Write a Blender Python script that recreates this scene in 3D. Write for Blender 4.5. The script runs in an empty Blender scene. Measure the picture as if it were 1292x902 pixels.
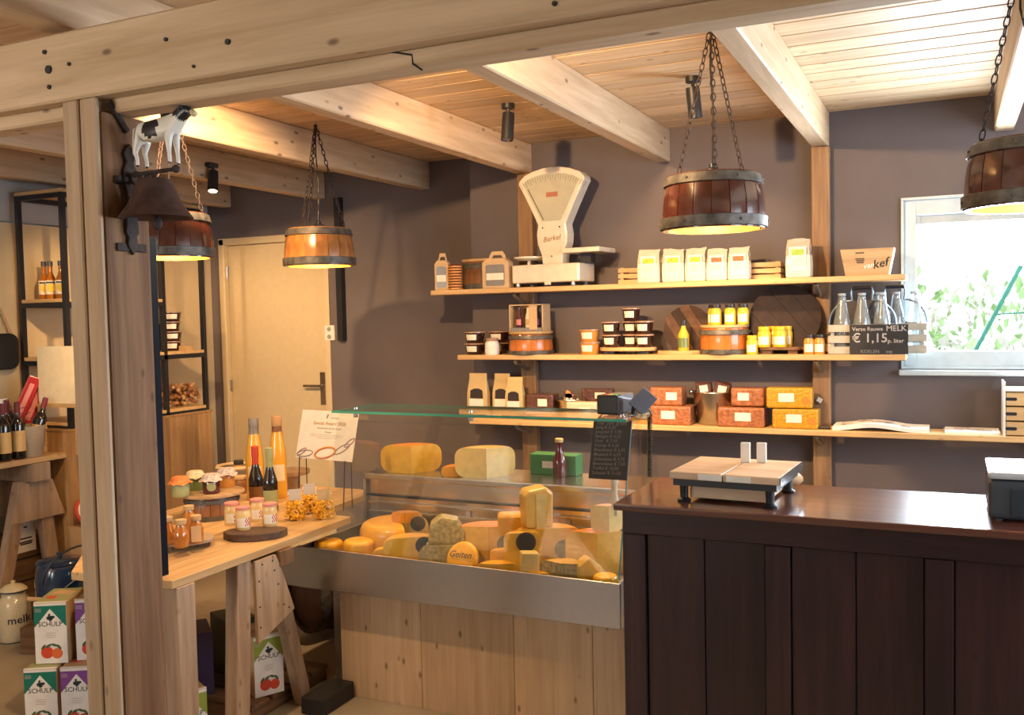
import bpy, bmesh, math, random
from math import pi, sin, cos, radians as rad, atan2, hypot
from mathutils import Matrix, Vector, Euler
random.seed(7)
sc = bpy.context.scene
C = sc.collection
# ---------------------------------------------------------------- camera (from the photo's vanishing points)
FPX = 1173.0; CX, CY = 646.0, 451.0; HC = 1.6
_a = Vector((CX + 1840, CY - 450, -FPX)).normalized()            # world +X seen by the camera
_b = Vector((1200 - CX, 385 - CY, FPX)).normalized()             # world +Y
_b = (_b - _a * _a.dot(_b)).normalized()
_c = _a.cross(_b)
if _c.y > 0: _c = -_c                                             # world +Z
RW = Matrix((_a, _b, _c))
cd = bpy.data.cameras.new('camera'); cam = bpy.data.objects.new('camera', cd); C.objects.link(cam)
cd.sensor_width = 36.0; cd.lens = 36.0 * FPX / 1292.0; cd.clip_start = 0.05
cr, cdn, cf = [Vector((RW[0][i], RW[1][i], RW[2][i])) for i in range(3)]
m = Matrix.Identity(4)
for i in range(3):
    m[i][0] = cr[i]; m[i][1] = -cdn[i]; m[i][2] = -cf[i]
m[2][3] = HC
cam.matrix_world = m
sc.camera = cam
# ---------------------------------------------------------------- colour management
sc.view_settings.view_transform = 'Standard'; sc.view_settings.look = 'None'
sc.view_settings.gamma = 1.0; sc.view_settings.use_curve_mapping = False
sc.view_settings.exposure = -0.52
sc.cycles.use_denoising = True
sc.cycles.max_bounces = 7; sc.cycles.diffuse_bounces = 4; sc.cycles.transparent_max_bounces = 16
sc.cycles.sample_clamp_indirect = 6.0; sc.cycles.caustics_reflective = False; sc.cycles.caustics_refractive = False
# ---------------------------------------------------------------- world: overcast bright sky
w = bpy.data.worlds.new('sky'); sc.world = w; w.use_nodes = True
bg = w.node_tree.nodes['Background']
bg.inputs['Color'].default_value = (0.80, 0.90, 1.0, 1); bg.inputs['Strength'].default_value = 7.0
WARM = (1.0, 0.62, 0.30)
def arealight(name, loc, rot, sx, sy, e, col):
    l = bpy.data.lights.new(name, 'AREA'); l.shape = 'RECTANGLE'; l.size = sx; l.size_y = sy; l.energy = e; l.color = col
    o = bpy.data.objects.new(name, l); C.objects.link(o); o.location = loc; o.rotation_euler = rot
    return o
# daylight entering the window in view and the shop windows in the right-hand wall
arealight('daylight_back_window', (0.42, 5.02, 1.68), (rad(-104), 0, 0), 1.15, 0.72, 200, (0.78, 0.88, 1.0))
arealight('daylight_side_window', (1.70, 2.9, 1.72), (0, rad(118), 0), 1.2, 2.0, 62, (0.78, 0.86, 1.0))
arealight('front_beam_fill', (-3.3, -2.1, 1.75), (rad(145), 0, rad(-8)), 1.8, 1.1, 112, (1.0, 0.82, 0.62))  # added unseen fill, tilted up to brighten the front beams and post
def spotlight(name, loc, target, e, ang=60, blend=0.6, col=WARM, r=0.025):
    l = bpy.data.lights.new(name, 'SPOT'); l.energy = e; l.color = col; l.spot_size = rad(ang); l.spot_blend = blend; l.shadow_soft_size = r
    o = bpy.data.objects.new(name, l); C.objects.link(o); o.location = loc
    o.rotation_euler = (Vector(target) - Vector(loc)).to_track_quat('-Z', 'Y').to_euler()
    return o
# ---------------------------------------------------------------- pixel -> place
def ray(x, y): return RW @ Vector((x - CX, y - CY, FPX))
def at(x, y, X=None, Y=None, Z=None):
    d = ray(x, y)
    t = X / d.x if X is not None else Y / d.y if Y is not None else (Z - HC) / d.z
    return Vector((0, 0, HC)) + d * t
def mpp(p):                                                        # metres per pixel at a place
    return cf.dot(Vector(p) - Vector((0, 0, HC))) / FPX
def face(p): return atan2(-p[0], p[1])                             # turn so that local -Y looks at the shop front
# ---------------------------------------------------------------- materials
MATS = {}
def _new(name):
    m = bpy.data.materials.new(name); m.use_nodes = True
    nt = m.node_tree; return m, nt, nt.nodes['Principled BSDF']
def mat(name, col, rough=0.5, metal=0.0, var=0.06, scale=20, spec=0.5, coat=0.0, emit=None, es=0, bump=0.0, alpha=None, tr=0.0):
    if name in MATS: return MATS[name]
    m, nt, b = _new(name); N = nt.nodes; L = nt.links
    tc = N.new('ShaderNodeTexCoord'); no = N.new('ShaderNodeTexNoise'); no.inputs['Scale'].default_value = scale; no.inputs['Detail'].default_value = 4
    L.new(tc.outputs['Object'], no.inputs['Vector'])
    rp = N.new('ShaderNodeValToRGB'); c = col
    rp.color_ramp.elements[0].position = 0.3; rp.color_ramp.elements[1].position = 0.7
    rp.color_ramp.elements[0].color = (c[0]*(1-var), c[1]*(1-var), c[2]*(1-var), 1)
    rp.color_ramp.elements[1].color = (min(1, c[0]*(1+var)), min(1, c[1]*(1+var)), min(1, c[2]*(1+var)), 1)
    L.new(no.outputs['Fac'], rp.inputs['Fac']); L.new(rp.outputs['Color'], b.inputs['Base Color'])
    b.inputs['Roughness'].default_value = rough; b.inputs['Metallic'].default_value = metal
    b.inputs['Specular IOR Level'].default_value = spec; b.inputs['Coat Weight'].default_value = coat; b.inputs['Coat Roughness'].default_value = 0.08
    if tr: b.inputs['Transmission Weight'].default_value = tr
    if emit: b.inputs['Emission Color'].default_value = (*emit, 1); b.inputs['Emission Strength'].default_value = es
    if bump:
        bp = N.new('ShaderNodeBump'); bp.inputs['Strength'].default_value = bump; bp.inputs['Distance'].default_value = 0.01
        L.new(no.outputs['Fac'], bp.inputs['Height']); L.new(bp.outputs['Normal'], b.inputs['Normal'])
    MATS[name] = m; return m
def wood(name, c1, c2, axis='x', scale=1.0, rough=0.55, knots=0.5, coat=0.0, bump=0.15, rnd=0.18, kcol=(0.10, 0.045, 0.02), crough=0.15):
    if name in MATS: return MATS[name]
    m, nt, b = _new(name); N = nt.nodes; L = nt.links
    tc = N.new('ShaderNodeTexCoord'); oi = N.new('ShaderNodeObjectInfo')
    mul = N.new('ShaderNodeVectorMath'); mul.operation = 'MULTIPLY_ADD'
    cmb = N.new('ShaderNodeCombineXYZ')
    for i, k in enumerate((37.0, 53.0, 71.0)):
        mm = N.new('ShaderNodeMath'); mm.operation = 'MULTIPLY'; mm.inputs[1].default_value = k
        L.new(oi.outputs['Random'], mm.inputs[0]); L.new(mm.outputs[0], cmb.inputs[i])
    ad = N.new('ShaderNodeVectorMath'); ad.operation = 'ADD'
    L.new(tc.outputs['Object'], ad.inputs[0]); L.new(cmb.outputs[0], ad.inputs[1])
    mp = N.new('ShaderNodeMapping'); s = [14.0*scale]*3; s['xyz'.index(axis)] = 0.9*scale
    mp.inputs['Scale'].default_value = s; L.new(ad.outputs[0], mp.inputs['Vector'])
    no = N.new('ShaderNodeTexNoise'); no.inputs['Scale'].default_value = 2.2; no.inputs['Detail'].default_value = 7; no.inputs['Roughness'].default_value = 0.62; no.inputs['Distortion'].default_value = 0.35
    L.new(mp.outputs[0], no.inputs['Vector'])
    rp = N.new('ShaderNodeValToRGB'); rp.color_ramp.elements[0].position = 0.34; rp.color_ramp.elements[1].position = 0.66
    rp.color_ramp.elements[0].color = (*c1, 1); rp.color_ramp.elements[1].color = (*c2, 1)
    L.new(no.outputs['Fac'], rp.inputs['Fac'])
    mp2 = N.new('ShaderNodeMapping'); s2 = [17.0*scale]*3; s2['xyz'.index(axis)] = 8.0*scale
    mp2.inputs['Scale'].default_value = s2; L.new(ad.outputs[0], mp2.inputs['Vector'])
    vo = N.new('ShaderNodeTexVoronoi'); vo.inputs['Scale'].default_value = 1.0; L.new(mp2.outputs[0], vo.inputs['Vector'])
    kr = N.new('ShaderNodeValToRGB'); kr.color_ramp.elements[0].position = 0.06; kr.color_ramp.elements[1].position = 0.14
    kr.color_ramp.elements[0].color = (knots, knots, knots, 1); kr.color_ramp.elements[1].color = (0, 0, 0, 1)
    L.new(vo.outputs['Distance'], kr.inputs['Fac'])
    mx = N.new('ShaderNodeMix'); mx.data_type = 'RGBA'; L.new(kr.outputs['Color'], mx.inputs['Factor']); L.new(rp.outputs['Color'], mx.inputs['A']); mx.inputs['B'].default_value = (*kcol, 1)
    mr = N.new('ShaderNodeMapRange'); mr.inputs['To Min'].default_value = 1-rnd; mr.inputs['To Max'].default_value = 1+rnd; L.new(oi.outputs['Random'], mr.inputs['Value'])
    hs = N.new('ShaderNodeHueSaturation'); L.new(mx.outputs['Result'], hs.inputs['Color']); L.new(mr.outputs[0], hs.inputs['Value'])
    L.new(hs.outputs['Color'], b.inputs['Base Color'])
    b.inputs['Roughness'].default_value = rough; b.inputs['Coat Weight'].default_value = coat; b.inputs['Coat Roughness'].default_value = crough
    bp = N.new('ShaderNodeBump'); bp.inputs['Strength'].default_value = bump; bp.inputs['Distance'].default_value = 0.004
    L.new(no.outputs['Fac'], bp.inputs['Height']); L.new(bp.outputs['Normal'], b.inputs['Normal'])
    MATS[name] = m; return m
def glass(name, tint=(0.985, 0.992, 0.986), ior=1.42, gl=1.0, rough=0.02):
    if name in MATS: return MATS[name]
    m = bpy.data.materials.new(name); m.use_nodes = True; nt = m.node_tree; N = nt.nodes; L = nt.links; N.clear()
    o = N.new('ShaderNodeOutputMaterial'); mx = N.new('ShaderNodeMixShader'); t = N.new('ShaderNodeBsdfTransparent'); g = N.new('ShaderNodeBsdfGlossy')
    f = N.new('ShaderNodeFresnel'); ge = N.new('ShaderNodeNewGeometry'); mr = N.new('ShaderNodeMapRange'); mr.inputs['To Min'].default_value = ior; mr.inputs['To Max'].default_value = 1/ior; L.new(ge.outputs['Backfacing'], mr.inputs['Value']); L.new(mr.outputs[0], f.inputs['IOR']); t.inputs['Color'].default_value = (*tint, 1); g.inputs['Roughness'].default_value = rough
    g.inputs['Color'].default_value = (gl, gl, gl, 1)
    L.new(f.outputs[0], mx.inputs[0]); L.new(t.outputs[0], mx.inputs[1]); L.new(g.outputs[0], mx.inputs[2]); L.new(mx.outputs[0], o.inputs[0])
    MATS[name] = m; return m
PINE = lambda ax: wood('pine_'+ax, (0.40, 0.245, 0.12), (0.62, 0.42, 0.235), ax, 1.0, 0.6, 0.55)
BEAM = lambda ax: wood('beam_pine_'+ax, (0.50, 0.345, 0.20), (0.68, 0.51, 0.33), ax, 0.8, 0.65, 0.75, bump=0.3)
OLDW = lambda ax: wood('old_wood_'+ax, (0.10, 0.050, 0.022), (0.22, 0.118, 0.054), ax, 0.9, 0.7, 0.8, bump=0.5)
SHELFW = wood('shelf_pine', (0.50, 0.31, 0.13), (0.66, 0.44, 0.21), 'x', 1.0, 0.5, 0.3)
DARKW = lambda ax: wood('mahogany_'+ax, (0.016, 0.006, 0.0075), (0.042, 0.015, 0.015), ax, 0.9, 0.33, 0.5, bump=0.15, coat=0.25, kcol=(0.012, 0.005, 0.005))
BLACK = mat('black_metal', (0.012, 0.013, 0.017), 0.45)
BLACKP = mat('black_plastic', (0.014, 0.014, 0.016), 0.35)
STEEL = mat('brushed_steel', (0.50, 0.49, 0.48), 0.26, 1.0, 0.05, 40)
STEELD = mat('dull_steel', (0.42, 0.42, 0.42), 0.42, 1.0, 0.1)
IRON = mat('rusty_iron', (0.05, 0.035, 0.03), 0.7, 0.5, 0.4, 40, bump=0.4)
WHITEP = mat('white_paint', (0.78, 0.76, 0.70), 0.4)
PAPER = mat('paper', (0.82, 0.79, 0.72), 0.7)
LABELP = mat('label_paper', (0.85, 0.80, 0.68), 0.6)
INK = mat('ink', (0.02, 0.02, 0.02), 0.6)
CHALK = mat('chalk', (0.42, 0.40, 0.38), 0.9)
SLATE = mat('chalkboard', (0.022, 0.021, 0.022), 0.75, 0, 0.2)
GLASS = glass('clear_glass')
GLASSE = glass('glass_edge_green', (0.25, 0.62, 0.52), 1.5)
# ---------------------------------------------------------------- mesh helpers
class MB:
    def __init__(s): s.v = []; s.f = []; s.m = []; s.s = []
    def add(s, vs, fs, mi=0, sm=False, M=None):
        o = len(s.v); s.v += [tuple(M @ Vector(v)) if M else tuple(v) for v in vs]
        for f in fs: s.f.append([i+o for i in f]); s.m.append(mi); s.s.append(sm)
        return s
    def box(s, x0, x1, y0, y1, z0, z1, mi=0, M=None):
        return s.add([(x0,y0,z0),(x1,y0,z0),(x1,y1,z0),(x0,y1,z0),(x0,y0,z1),(x1,y0,z1),(x1,y1,z1),(x0,y1,z1)],
                     [(0,3,2,1),(4,5,6,7),(0,1,5,4),(1,2,6,5),(2,3,7,6),(3,0,4,7)], mi, False, M)
    def cbox(s, w, d, h, z=0, mi=0, M=None): return s.box(-w/2, w/2, -d/2, d/2, z, z+h, mi, M)
    def lathe(s, prof, n=20, mi=0, M=None, sm=True, a0=0.0, a1=2*pi, cap=True):
        full = abs(a1-a0-2*pi) < 1e-6; k = n if full else n+1; vs = []
        for r, z in prof:
            for i in range(k):
                a = a0+(a1-a0)*i/n; vs.append((r*cos(a), r*sin(a), z))
        fs = []; P = len(prof)
        for j in range(P-1):
            for i in range(n):
                i2 = (i+1) % k if full else i+1
                fs.append((j*k+i, j*k+i2, (j+1)*k+i2, (j+1)*k+i))
        s.add(vs, fs, mi, sm, M)
        if cap and full:
            for j, rev in ((0, True), (P-1, False)):
                if prof[j][0] > 1e-5:
                    vv = [(prof[j][0]*cos(a0+2*pi*i/n), prof[j][0]*sin(a0+2*pi*i/n), prof[j][1]) for i in range(n)]
                    s.add(vv, [tuple(reversed(range(n))) if rev else tuple(range(n))], mi, False, M)
        return s
    def prism(s, poly, d0, d1, plane='xz', mi=0, M=None, sm=False):
        n = len(poly); g = {'xz': lambda p, d: (p[0], d, p[1]), 'yz': lambda p, d: (d, p[0], p[1]), 'xy': lambda p, d: (p[0], p[1], d)}[plane]
        vs = [g(p, d0) for p in poly] + [g(p, d1) for p in poly]
        s.add(vs, [tuple(range(n)), tuple(reversed(range(n, 2*n)))], mi, False, M)
        return s.add(vs, [(i, i+n, (i+1) % n+n, (i+1) % n) for i in range(n)], mi, sm, M)
    def tube(s, pts, r, n=8, mi=0, M=None, closed=False):
        pts = [Vector(p) for p in pts]; k = len(pts); vs = []; up = None
        rr = r if isinstance(r, (list, tuple)) else [r]*k
        for i, p in enumerate(pts):
            a = pts[i-1] if i or closed else p; b = pts[(i+1) % k] if i < k-1 or closed else p
            t = (b-a).normalized()
            if up is None: up = Vector((0,0,1)) if abs(t.z) < .9 else Vector((1,0,0))
            u = t.cross(up).normalized(); v = u.cross(t).normalized(); up = v
            for j in range(n):
                q = p + (u*cos(2*pi*j/n)+v*sin(2*pi*j/n))*rr[i]; vs.append(q)
        fs = []
        for i in range(k if closed else k-1):
            for j in range(n):
                i2 = (i+1) % k
                fs.append((i*n+j, i*n+(j+1) % n, i2*n+(j+1) % n, i2*n+j))
        if not closed: fs += [tuple(reversed(range(n))), tuple(range((k-1)*n, k*n))]
        return s.add(vs, fs, mi, True, M)
    def ball(s, r, M=None, mi=0, n=12, k=8, sq=(1,1,1)):
        T = (M or Matrix.Identity(4)) @ Matrix.Diagonal((*sq, 1))
        return s.lathe([(max(1e-4, r*sin(pi*j/k)), -r*cos(pi*j/k)) for j in range(k+1)], n, mi, T, True, cap=False)
    def mesh(s, name, mats, bev=0, seg=1):
        me = bpy.data.meshes.new(name)
        me.from_pydata(s.v, [], s.f)
        for i, p in enumerate(me.polygons): p.material_index = s.m[i]; p.use_smooth = s.s[i]
        for mm in (mats if isinstance(mats, (list, tuple)) else [mats]): me.materials.append(mm)
        bm = bmesh.new(); bm.from_mesh(me)
        bmesh.ops.remove_doubles(bm, verts=bm.verts, dist=1e-6)
        bmesh.ops.recalc_face_normals(bm, faces=bm.faces)
        if bev: bmesh.ops.bevel(bm, geom=[e for e in bm.edges if len(e.link_faces) == 2 and e.calc_face_angle(0) > 0.6], offset=bev, segments=seg, affect='EDGES', profile=0.6)
        bm.to_mesh(me); bm.free()
        if any(s.s): me.set_sharp_from_angle(angle=rad(42))
        return me
    def build(s, name, mats, parent=None, loc=None, rz=0, bev=0, seg=1):
        return link(name, s.mesh(name, mats, bev, seg), parent, loc, rz)
def link(name, me, parent=None, loc=None, rz=0, rot=None):
    o = bpy.data.objects.new(name, me); C.objects.link(o)
    if parent: o.parent = parent
    if loc is not None: o.location = loc
    if rot is not None: o.rotation_euler = rot
    elif rz: o.rotation_euler = (0, 0, rz)
    return o
def tag(o, label, cat, group=None):
    o['label'] = label; o['category'] = cat
    if group: o['group'] = group
    return o
def thing(name, label, cat, loc=(0,0,0), rz=0, group=None):
    o = bpy.data.objects.new(name, None); C.objects.link(o); o.location = loc; o.rotation_euler = (0, 0, rz); o.empty_display_size = 0.05
    return tag(o, label, cat, group)
KIDS = {}
def dup(o, loc=None, rz=None, label=None, parent=None, scale=None):
    c = o.copy(); C.objects.link(c)
    if parent: c.parent = parent
    if loc is not None: c.location = loc
    if rz is not None: c.rotation_euler = (0, 0, rz)
    if label: c['label'] = label
    if scale: c.scale = scale if isinstance(scale, (tuple, list)) else (scale,)*3
    for ch in [x for x in o.children]: dup(ch, parent=c)
    return c
def stuff(o): o['kind'] = 'stuff'; return o
def struct(o): o['kind'] = 'structure'; return o
def T(x=0, y=0, z=0, rx=0, ry=0, rz=0): return Matrix.Translation((x, y, z)) @ Euler((rx, ry, rz)).to_matrix().to_4x4()
_txt = {}
def text(s, size, parent, M, material, name='lettering', ext=0.0004, align='CENTER', shear=0.0):
    key = (s, align, shear)
    if key not in _txt:
        cu = bpy.data.curves.new('t', 'FONT'); cu.body = s; cu.align_x = align; cu.align_y = 'CENTER'; cu.resolution_u = 2; cu.shear = shear; cu.offset = 0.012
        to = bpy.data.objects.new('t', cu); C.objects.link(to)
        me = bpy.data.meshes.new_from_object(to.evaluated_get(bpy.context.evaluated_depsgraph_get()))
        bpy.data.objects.remove(to); _txt[key] = me
    me = _txt[key].copy(); me.transform(M @ Matrix.Diagonal((size, size, 1, 1)))
    me.materials.clear(); me.materials.append(material)
    return link(name, me, parent)
FRONT = lambda x=0, y=0, z=0, r=0: T(x, y, z) @ Euler((pi/2, 0, 0)).to_matrix().to_4x4() @ Euler((0, 0, r)).to_matrix().to_4x4()
def rrect(w, h, r, n=4, cx=0, cz=0):
    out = []
    for (sx, sz, a) in ((1,-1,-pi/2),(1,1,0),(-1,1,pi/2),(-1,-1,pi)):
        for i in range(n+1):
            t = a+pi/2*i/n; out.append((cx+sx*(w/2-r)+r*cos(t), cz+sz*(h/2-r)+r*sin(t)))
    return out
def circ(r, n=20, cx=0, cz=0): return [(cx+r*cos(2*pi*i/n), cz+r*sin(2*pi*i/n)) for i in range(n)]
# ================================================================= THE ROOM
WY, RY, LX, RX, FY = 4.85, 5.08, -4.75, 1.75, -2.2
CZ = 2.56; JZ = 2.39
WALLM = mat('taupe_wall_paint', (0.142, 0.119, 0.121), 0.85, 0, 0.05, 6)
WALLL = mat('cream_wall_paint', (0.62, 0.49, 0.29), 0.8, 0, 0.05, 6)
WALLG = mat('pale_grey_wall_paint', (0.42, 0.40, 0.38), 0.85, 0, 0.05, 6)
FLOORM = mat('concrete_floor', (0.34, 0.29, 0.22), 0.55, 0, 0.12, 3, bump=0.03)
struct(MB().box(-6.2, 2.0, FY-.1, 5.4, -0.08, 0).build('floor', FLOORM))
ceil = struct(MB().box(-6.2, 2.0, FY-.1, 5.4, CZ+0.022, CZ+0.10).build('ceiling', PINE('x')))
CEILP = wood('ceiling_pine', (0.57, 0.39, 0.22), (0.74, 0.55, 0.35), 'x', 0.9, 0.55, 0.7, rnd=0.12)
pm = [MB().box(-3.2, 3.2, -0.0735, 0.0735, 0, 0.022).mesh('ceiling_plank', CEILP, 0.006)]
k = 0; y = FY
while y < 5.15:
    y += 0.15; k += 1
    o = link('plank', pm[0], ceil, (-1.55 + (0.0 if k % 2 else -0.02), y, CZ)); o.scale = (1.0, 1, 1)
# back wall with window opening (window X -0.20..1.10, Z 1.32..2.11), recessed door wall, left wall
WX0, WX1, WZ0, WZ1 = -0.215, 1.10, 1.30, 2.115
b = MB()
b.box(-2.54, WX0, WY, WY+.25, 0, CZ+.02); b.box(WX1, RX+.1, WY, WY+.25, 0, CZ+.02); b.box(WX0, WX1, WY, WY+.25, 0, WZ0); b.box(WX0, WX1, WY, WY+.25, WZ1, CZ+.02)
struct(b.build('wall_back', WALLM))
DX0, DX1, DZ = -4.66, -3.73, 2.17
b = MB(); b.box(LX-.05, DX0, RY, RY+.2, 0, CZ+.02); b.box(DX1, -2.5, RY, RY+.2, 0, CZ+.02); b.box(DX0, DX1, RY, RY+.2, DZ, CZ+.02)
struct(b.build('wall_recess', WALLM))
wl = struct(MB().box(LX-.12, LX, FY, RY, 0, 2.17).build('wall_left', WALLL))
MB().box(LX-.12, LX-.012, FY, RY, 2.18, CZ+.02).build('upper_band', WALLG, wl)
# side and rear walls with their window openings
b = MB(); b.box(RX, RX+.12, FY, 1.2, 0, CZ+.02); b.box(RX, RX+.12, 4.0, WY+.25, 0, CZ+.02); b.box(RX, RX+.12, 1.2, 4.0, 0, 1.1); b.box(RX, RX+.12, 1.2, 4.0, 2.35, CZ+.02)
struct(b.build('wall_right', WALLG))
b = MB(); b.box(-6.0, -4.3, FY-.12, FY, 0, CZ+.02); b.box(-2.3, RX+.12, FY-.12, FY, 0, CZ+.02); b.box(-4.3, -2.3, FY-.12, FY, 0, 1.1); b.box(-4.3, -2.3, FY-.12, FY, 2.35, CZ+.02)
struct(b.build('wall_front', WALLG))
# joists along the depth, resting on the back wall
jm = {}
for k in range(-2, 5):
    X1 = -0.54-.8*(3-k); y1 = WY if k >= 1 else RY
    key = y1
    if key not in jm: jm[key] = MB().box(-.04, .04, FY, y1, 0, CZ-JZ).mesh('ceiling_joist', BEAM('y'), 0.006)
    struct(link('ceiling_joist', jm[key], None, (X1-.04, 0, JZ)))
# front beam: bolted plank beam, second beam behind it with a scarf joint
fb = struct(MB().box(-4.74, 1.7, 1.75, 1.80, 2.19, 2.37).build('trim_front_beam', BEAM('x'), bev=0.006))
for px, py, r in ((62, 88, .011), (63, 110, .006), (88, 81, .005), (288, 53, .007), (57, 66, .006), (210, 50, .005), (245, 84, .004), (700, 5, .005)):
    p = at(px, py, Y=1.75)
    MB().lathe([(r, -.004), (r, .004)], 12, M=T(p.x, 1.749, p.z, rx=pi/2)).build('bolt_hole', INK, fb)
sb = struct(MB().box(-4.74, 1.7, 1.803, 1.885, 2.156, 2.385).build('trim_second_beam', BEAM('x'), bev=0.006))
b = MB()
zz = [at(px, py, Y=1.80) for px, py in ((480, 63), (519, 69), (520, 80), (532, 88))]
b.tube([(p.x, 1.803, p.z) for p in zz], 0.0025, 5)
b.build('scarf_joint', INK, sb)
# big front post: two face planks with a groove and a rough brown side
post = struct(MB().box(-2.126, -2.004, 1.766, 1.915, 0, 2.155).build('trim_post', wood('post_side', (.16, .070, .026), (.31, .160, .070), 'z', .9, .75, .8, bump=.5), bev=0.01, seg=2))
POSTF = wood('post_face', (0.44, 0.30, 0.18), (0.60, 0.44, 0.28), 'z', 0.9, 0.7, 0.4, bump=0.3)
MB().box(-2.13, -2.073, 1.75, 1.7655, 0, 2.188).build('face_plank', POSTF, post, bev=0.004)
MB().box(-2.066, -2.008, 1.75, 1.7655, 0, 2.188).build('face_plank', POSTF, post, bev=0.004)
MB().box(-2.078, -2.062, 1.757, 1.80, 0.0, 0.62).build('steel_strip', STEELD, post)
# back-wall posts under joists
BP = wood('shelf_post_wood', (0.22, 0.12, 0.06), (0.40, 0.24, 0.12), 'z', 0.9, 0.65, 0.9, bump=0.4)
for x0, x1 in ((-2.21, -2.12), (-.62, -.535)):
    o = struct(MB().box(x0, x1, WY-.06, WY-.001, 0, JZ).build('trim_shelf_post', BP, bev=0.005))
# door in the recess
DOORM = mat('cream_door_paint', (0.64, 0.52, 0.32), 0.5, 0, 0.03)
dr = struct(MB().box(DX0+.045, DX1-.045, RY+.03, RY+.07, 0.005, DZ-.045).build('door_1', DOORM, bev=0.003))
fr = MB(); fr.box(DX0, DX0+.043, RY-.012, RY+.09, 0, DZ); fr.box(DX1-.043, DX1, RY-.012, RY+.09, 0, DZ); fr.box(DX0, DX1, RY-.012, RY+.09, DZ-.043, DZ)
fr.build('door_frame', DOORM, dr, bev=0.003)
h = MB(); h.box(DX1-.115, DX1-.075, RY+.022, RY+.03, 1.02, 1.24); h.tube([(DX1-.095, RY+.03, 1.15), (DX1-.095, RY-.02, 1.15), (DX1-.22, RY-.02, 1.15)], .009, 8)
h.build('door_handle', STEEL, dr)
for z in (0.3, 1.1, 1.9): MB().tube([(DX0+.043, RY+.02, z), (DX0+.043, RY+.02, z+.08)], .008, 8).build('hinge', STEEL, dr)
# window: frame, sash, pane, blind box, sill
WF = mat('window_frame_white', (0.58, 0.66, 0.70), 0.4)
win = struct(MB().box(WX0, WX0+.012, WY-.012, WY+.2, WZ0, WZ1).build('window_1', WF))
b = MB(); b.box(WX0-.0, WX1, WY-.014, WY+.2, WZ1-.012, WZ1); b.box(WX0, WX1, WY-.014, WY+.2, WZ0, WZ0+.012); b.box(WX1-.012, WX1, WY-.014, WY+.2, WZ0, WZ1)
b.build('window_lining', WF, win)
b = MB(); i = .065
b.box(WX0+.012, WX0+i, WY+.01, WY+.07, WZ0+.012, WZ1-.012); b.box(WX1-i, WX1-.012, WY+.01, WY+.07, WZ0+.012, WZ1-.012)
b.box(WX0+i, WX1-i, WY+.01, WY+.07, WZ0+.012, WZ0+.085); b.box(WX0+i, WX1-i, WY+.01, WY+.07, WZ1-.085, WZ1-.012)
b.build('window_frame', WF, win, bev=0.004)
b = MB(); b.box(WX0+i, WX1-i, WY+.03, WY+.06, WZ1-.125, WZ1-.086); b.box(WX0+i, WX0+i+.02, WY+.02, WY+.03, WZ1-.13, WZ1-.087)
b.build('blind_box', mat('blind_grey', (0.45, 0.5, 0.52), 0.4), win)
MB().box(WX0+i, WX1-i, WY+.045, WY+.051, WZ0+.085, WZ1-.125).build('window_pane', glass('window_glass', (0.97, 0.98, 0.98)), win)
MB().box(WX0-.01, WX1+.01, WY-.05, WY-.0145, WZ0-.03, WZ0-.004).build('window_sill', WF, win, bev=0.004)
# outside: ground, hedge, green pole
struct(MB().box(-6, 9, 5.41, 20, -.3, -.05).build('ground_outside', mat('outside_gravel', (0.5, 0.48, 0.44), 0.9)))
lm = [mat('hedge_leaf_a', (0.30, 0.46, 0.18), 0.6), mat('hedge_leaf_b', (0.66, 0.68, 0.52), 0.6), mat('hedge_leaf_c', (0.72, 0.66, 0.62), 0.6)]  # pale leaf tones paint the overexposed daylight into the foliage colour
b = MB(); R = random.Random(3)
for n in range(7000):
    x = R.uniform(-1.2, 5.0); z = R.uniform(-.05, 1.95)*(1-.12*R.random()); yy = 8.6 + R.uniform(0, .7)
    M = T(x, yy, z, R.uniform(0, 6), R.uniform(0, 6), R.uniform(0, 6)); s = R.uniform(.04, .09)
    b.add([(-s, 0, 0), (0, -s*.5, 0), (s, 0, 0), (0, s*.5, .01)], [(0, 1, 2, 3)], 0 if z < .9 and R.random() < .6 else R.choice((0, 1, 2, 2)), False, M)
hd = b.build('garden_hedge', lm); hd['kind'] = 'stuff'; tag(hd, 'leafy green garden hedge painted pale with glare, seen through the window', 'hedge')
p0 = at(1232, 440, Y=7.2); p1 = at(1275, 360, Y=7.2)
gp = thing('garden_pole', 'slanting green garden pole propped outside the window', 'pole', (p0.x, 7.2, 0))
d = (p1-p0); e = p0 - d*(p0.z+.05)/d.z
MB().tube([e-Vector((p0.x, 7.2, 0)), p1+d*.3-Vector((p0.x, 7.2, 0))], .014, 8).build('pole', mat('green_pole', (0.03, 0.20, 0.13), 0.5), gp)
MB().tube([p0+d*.55-Vector((p0.x, 7.2, 0)), p0+d*.55+Vector((.5, 0, .02))-Vector((p0.x, 7.2, 0))], .006, 6).build('guy_wire', mat('green_pole', (0,0,0)), gp)

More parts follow.
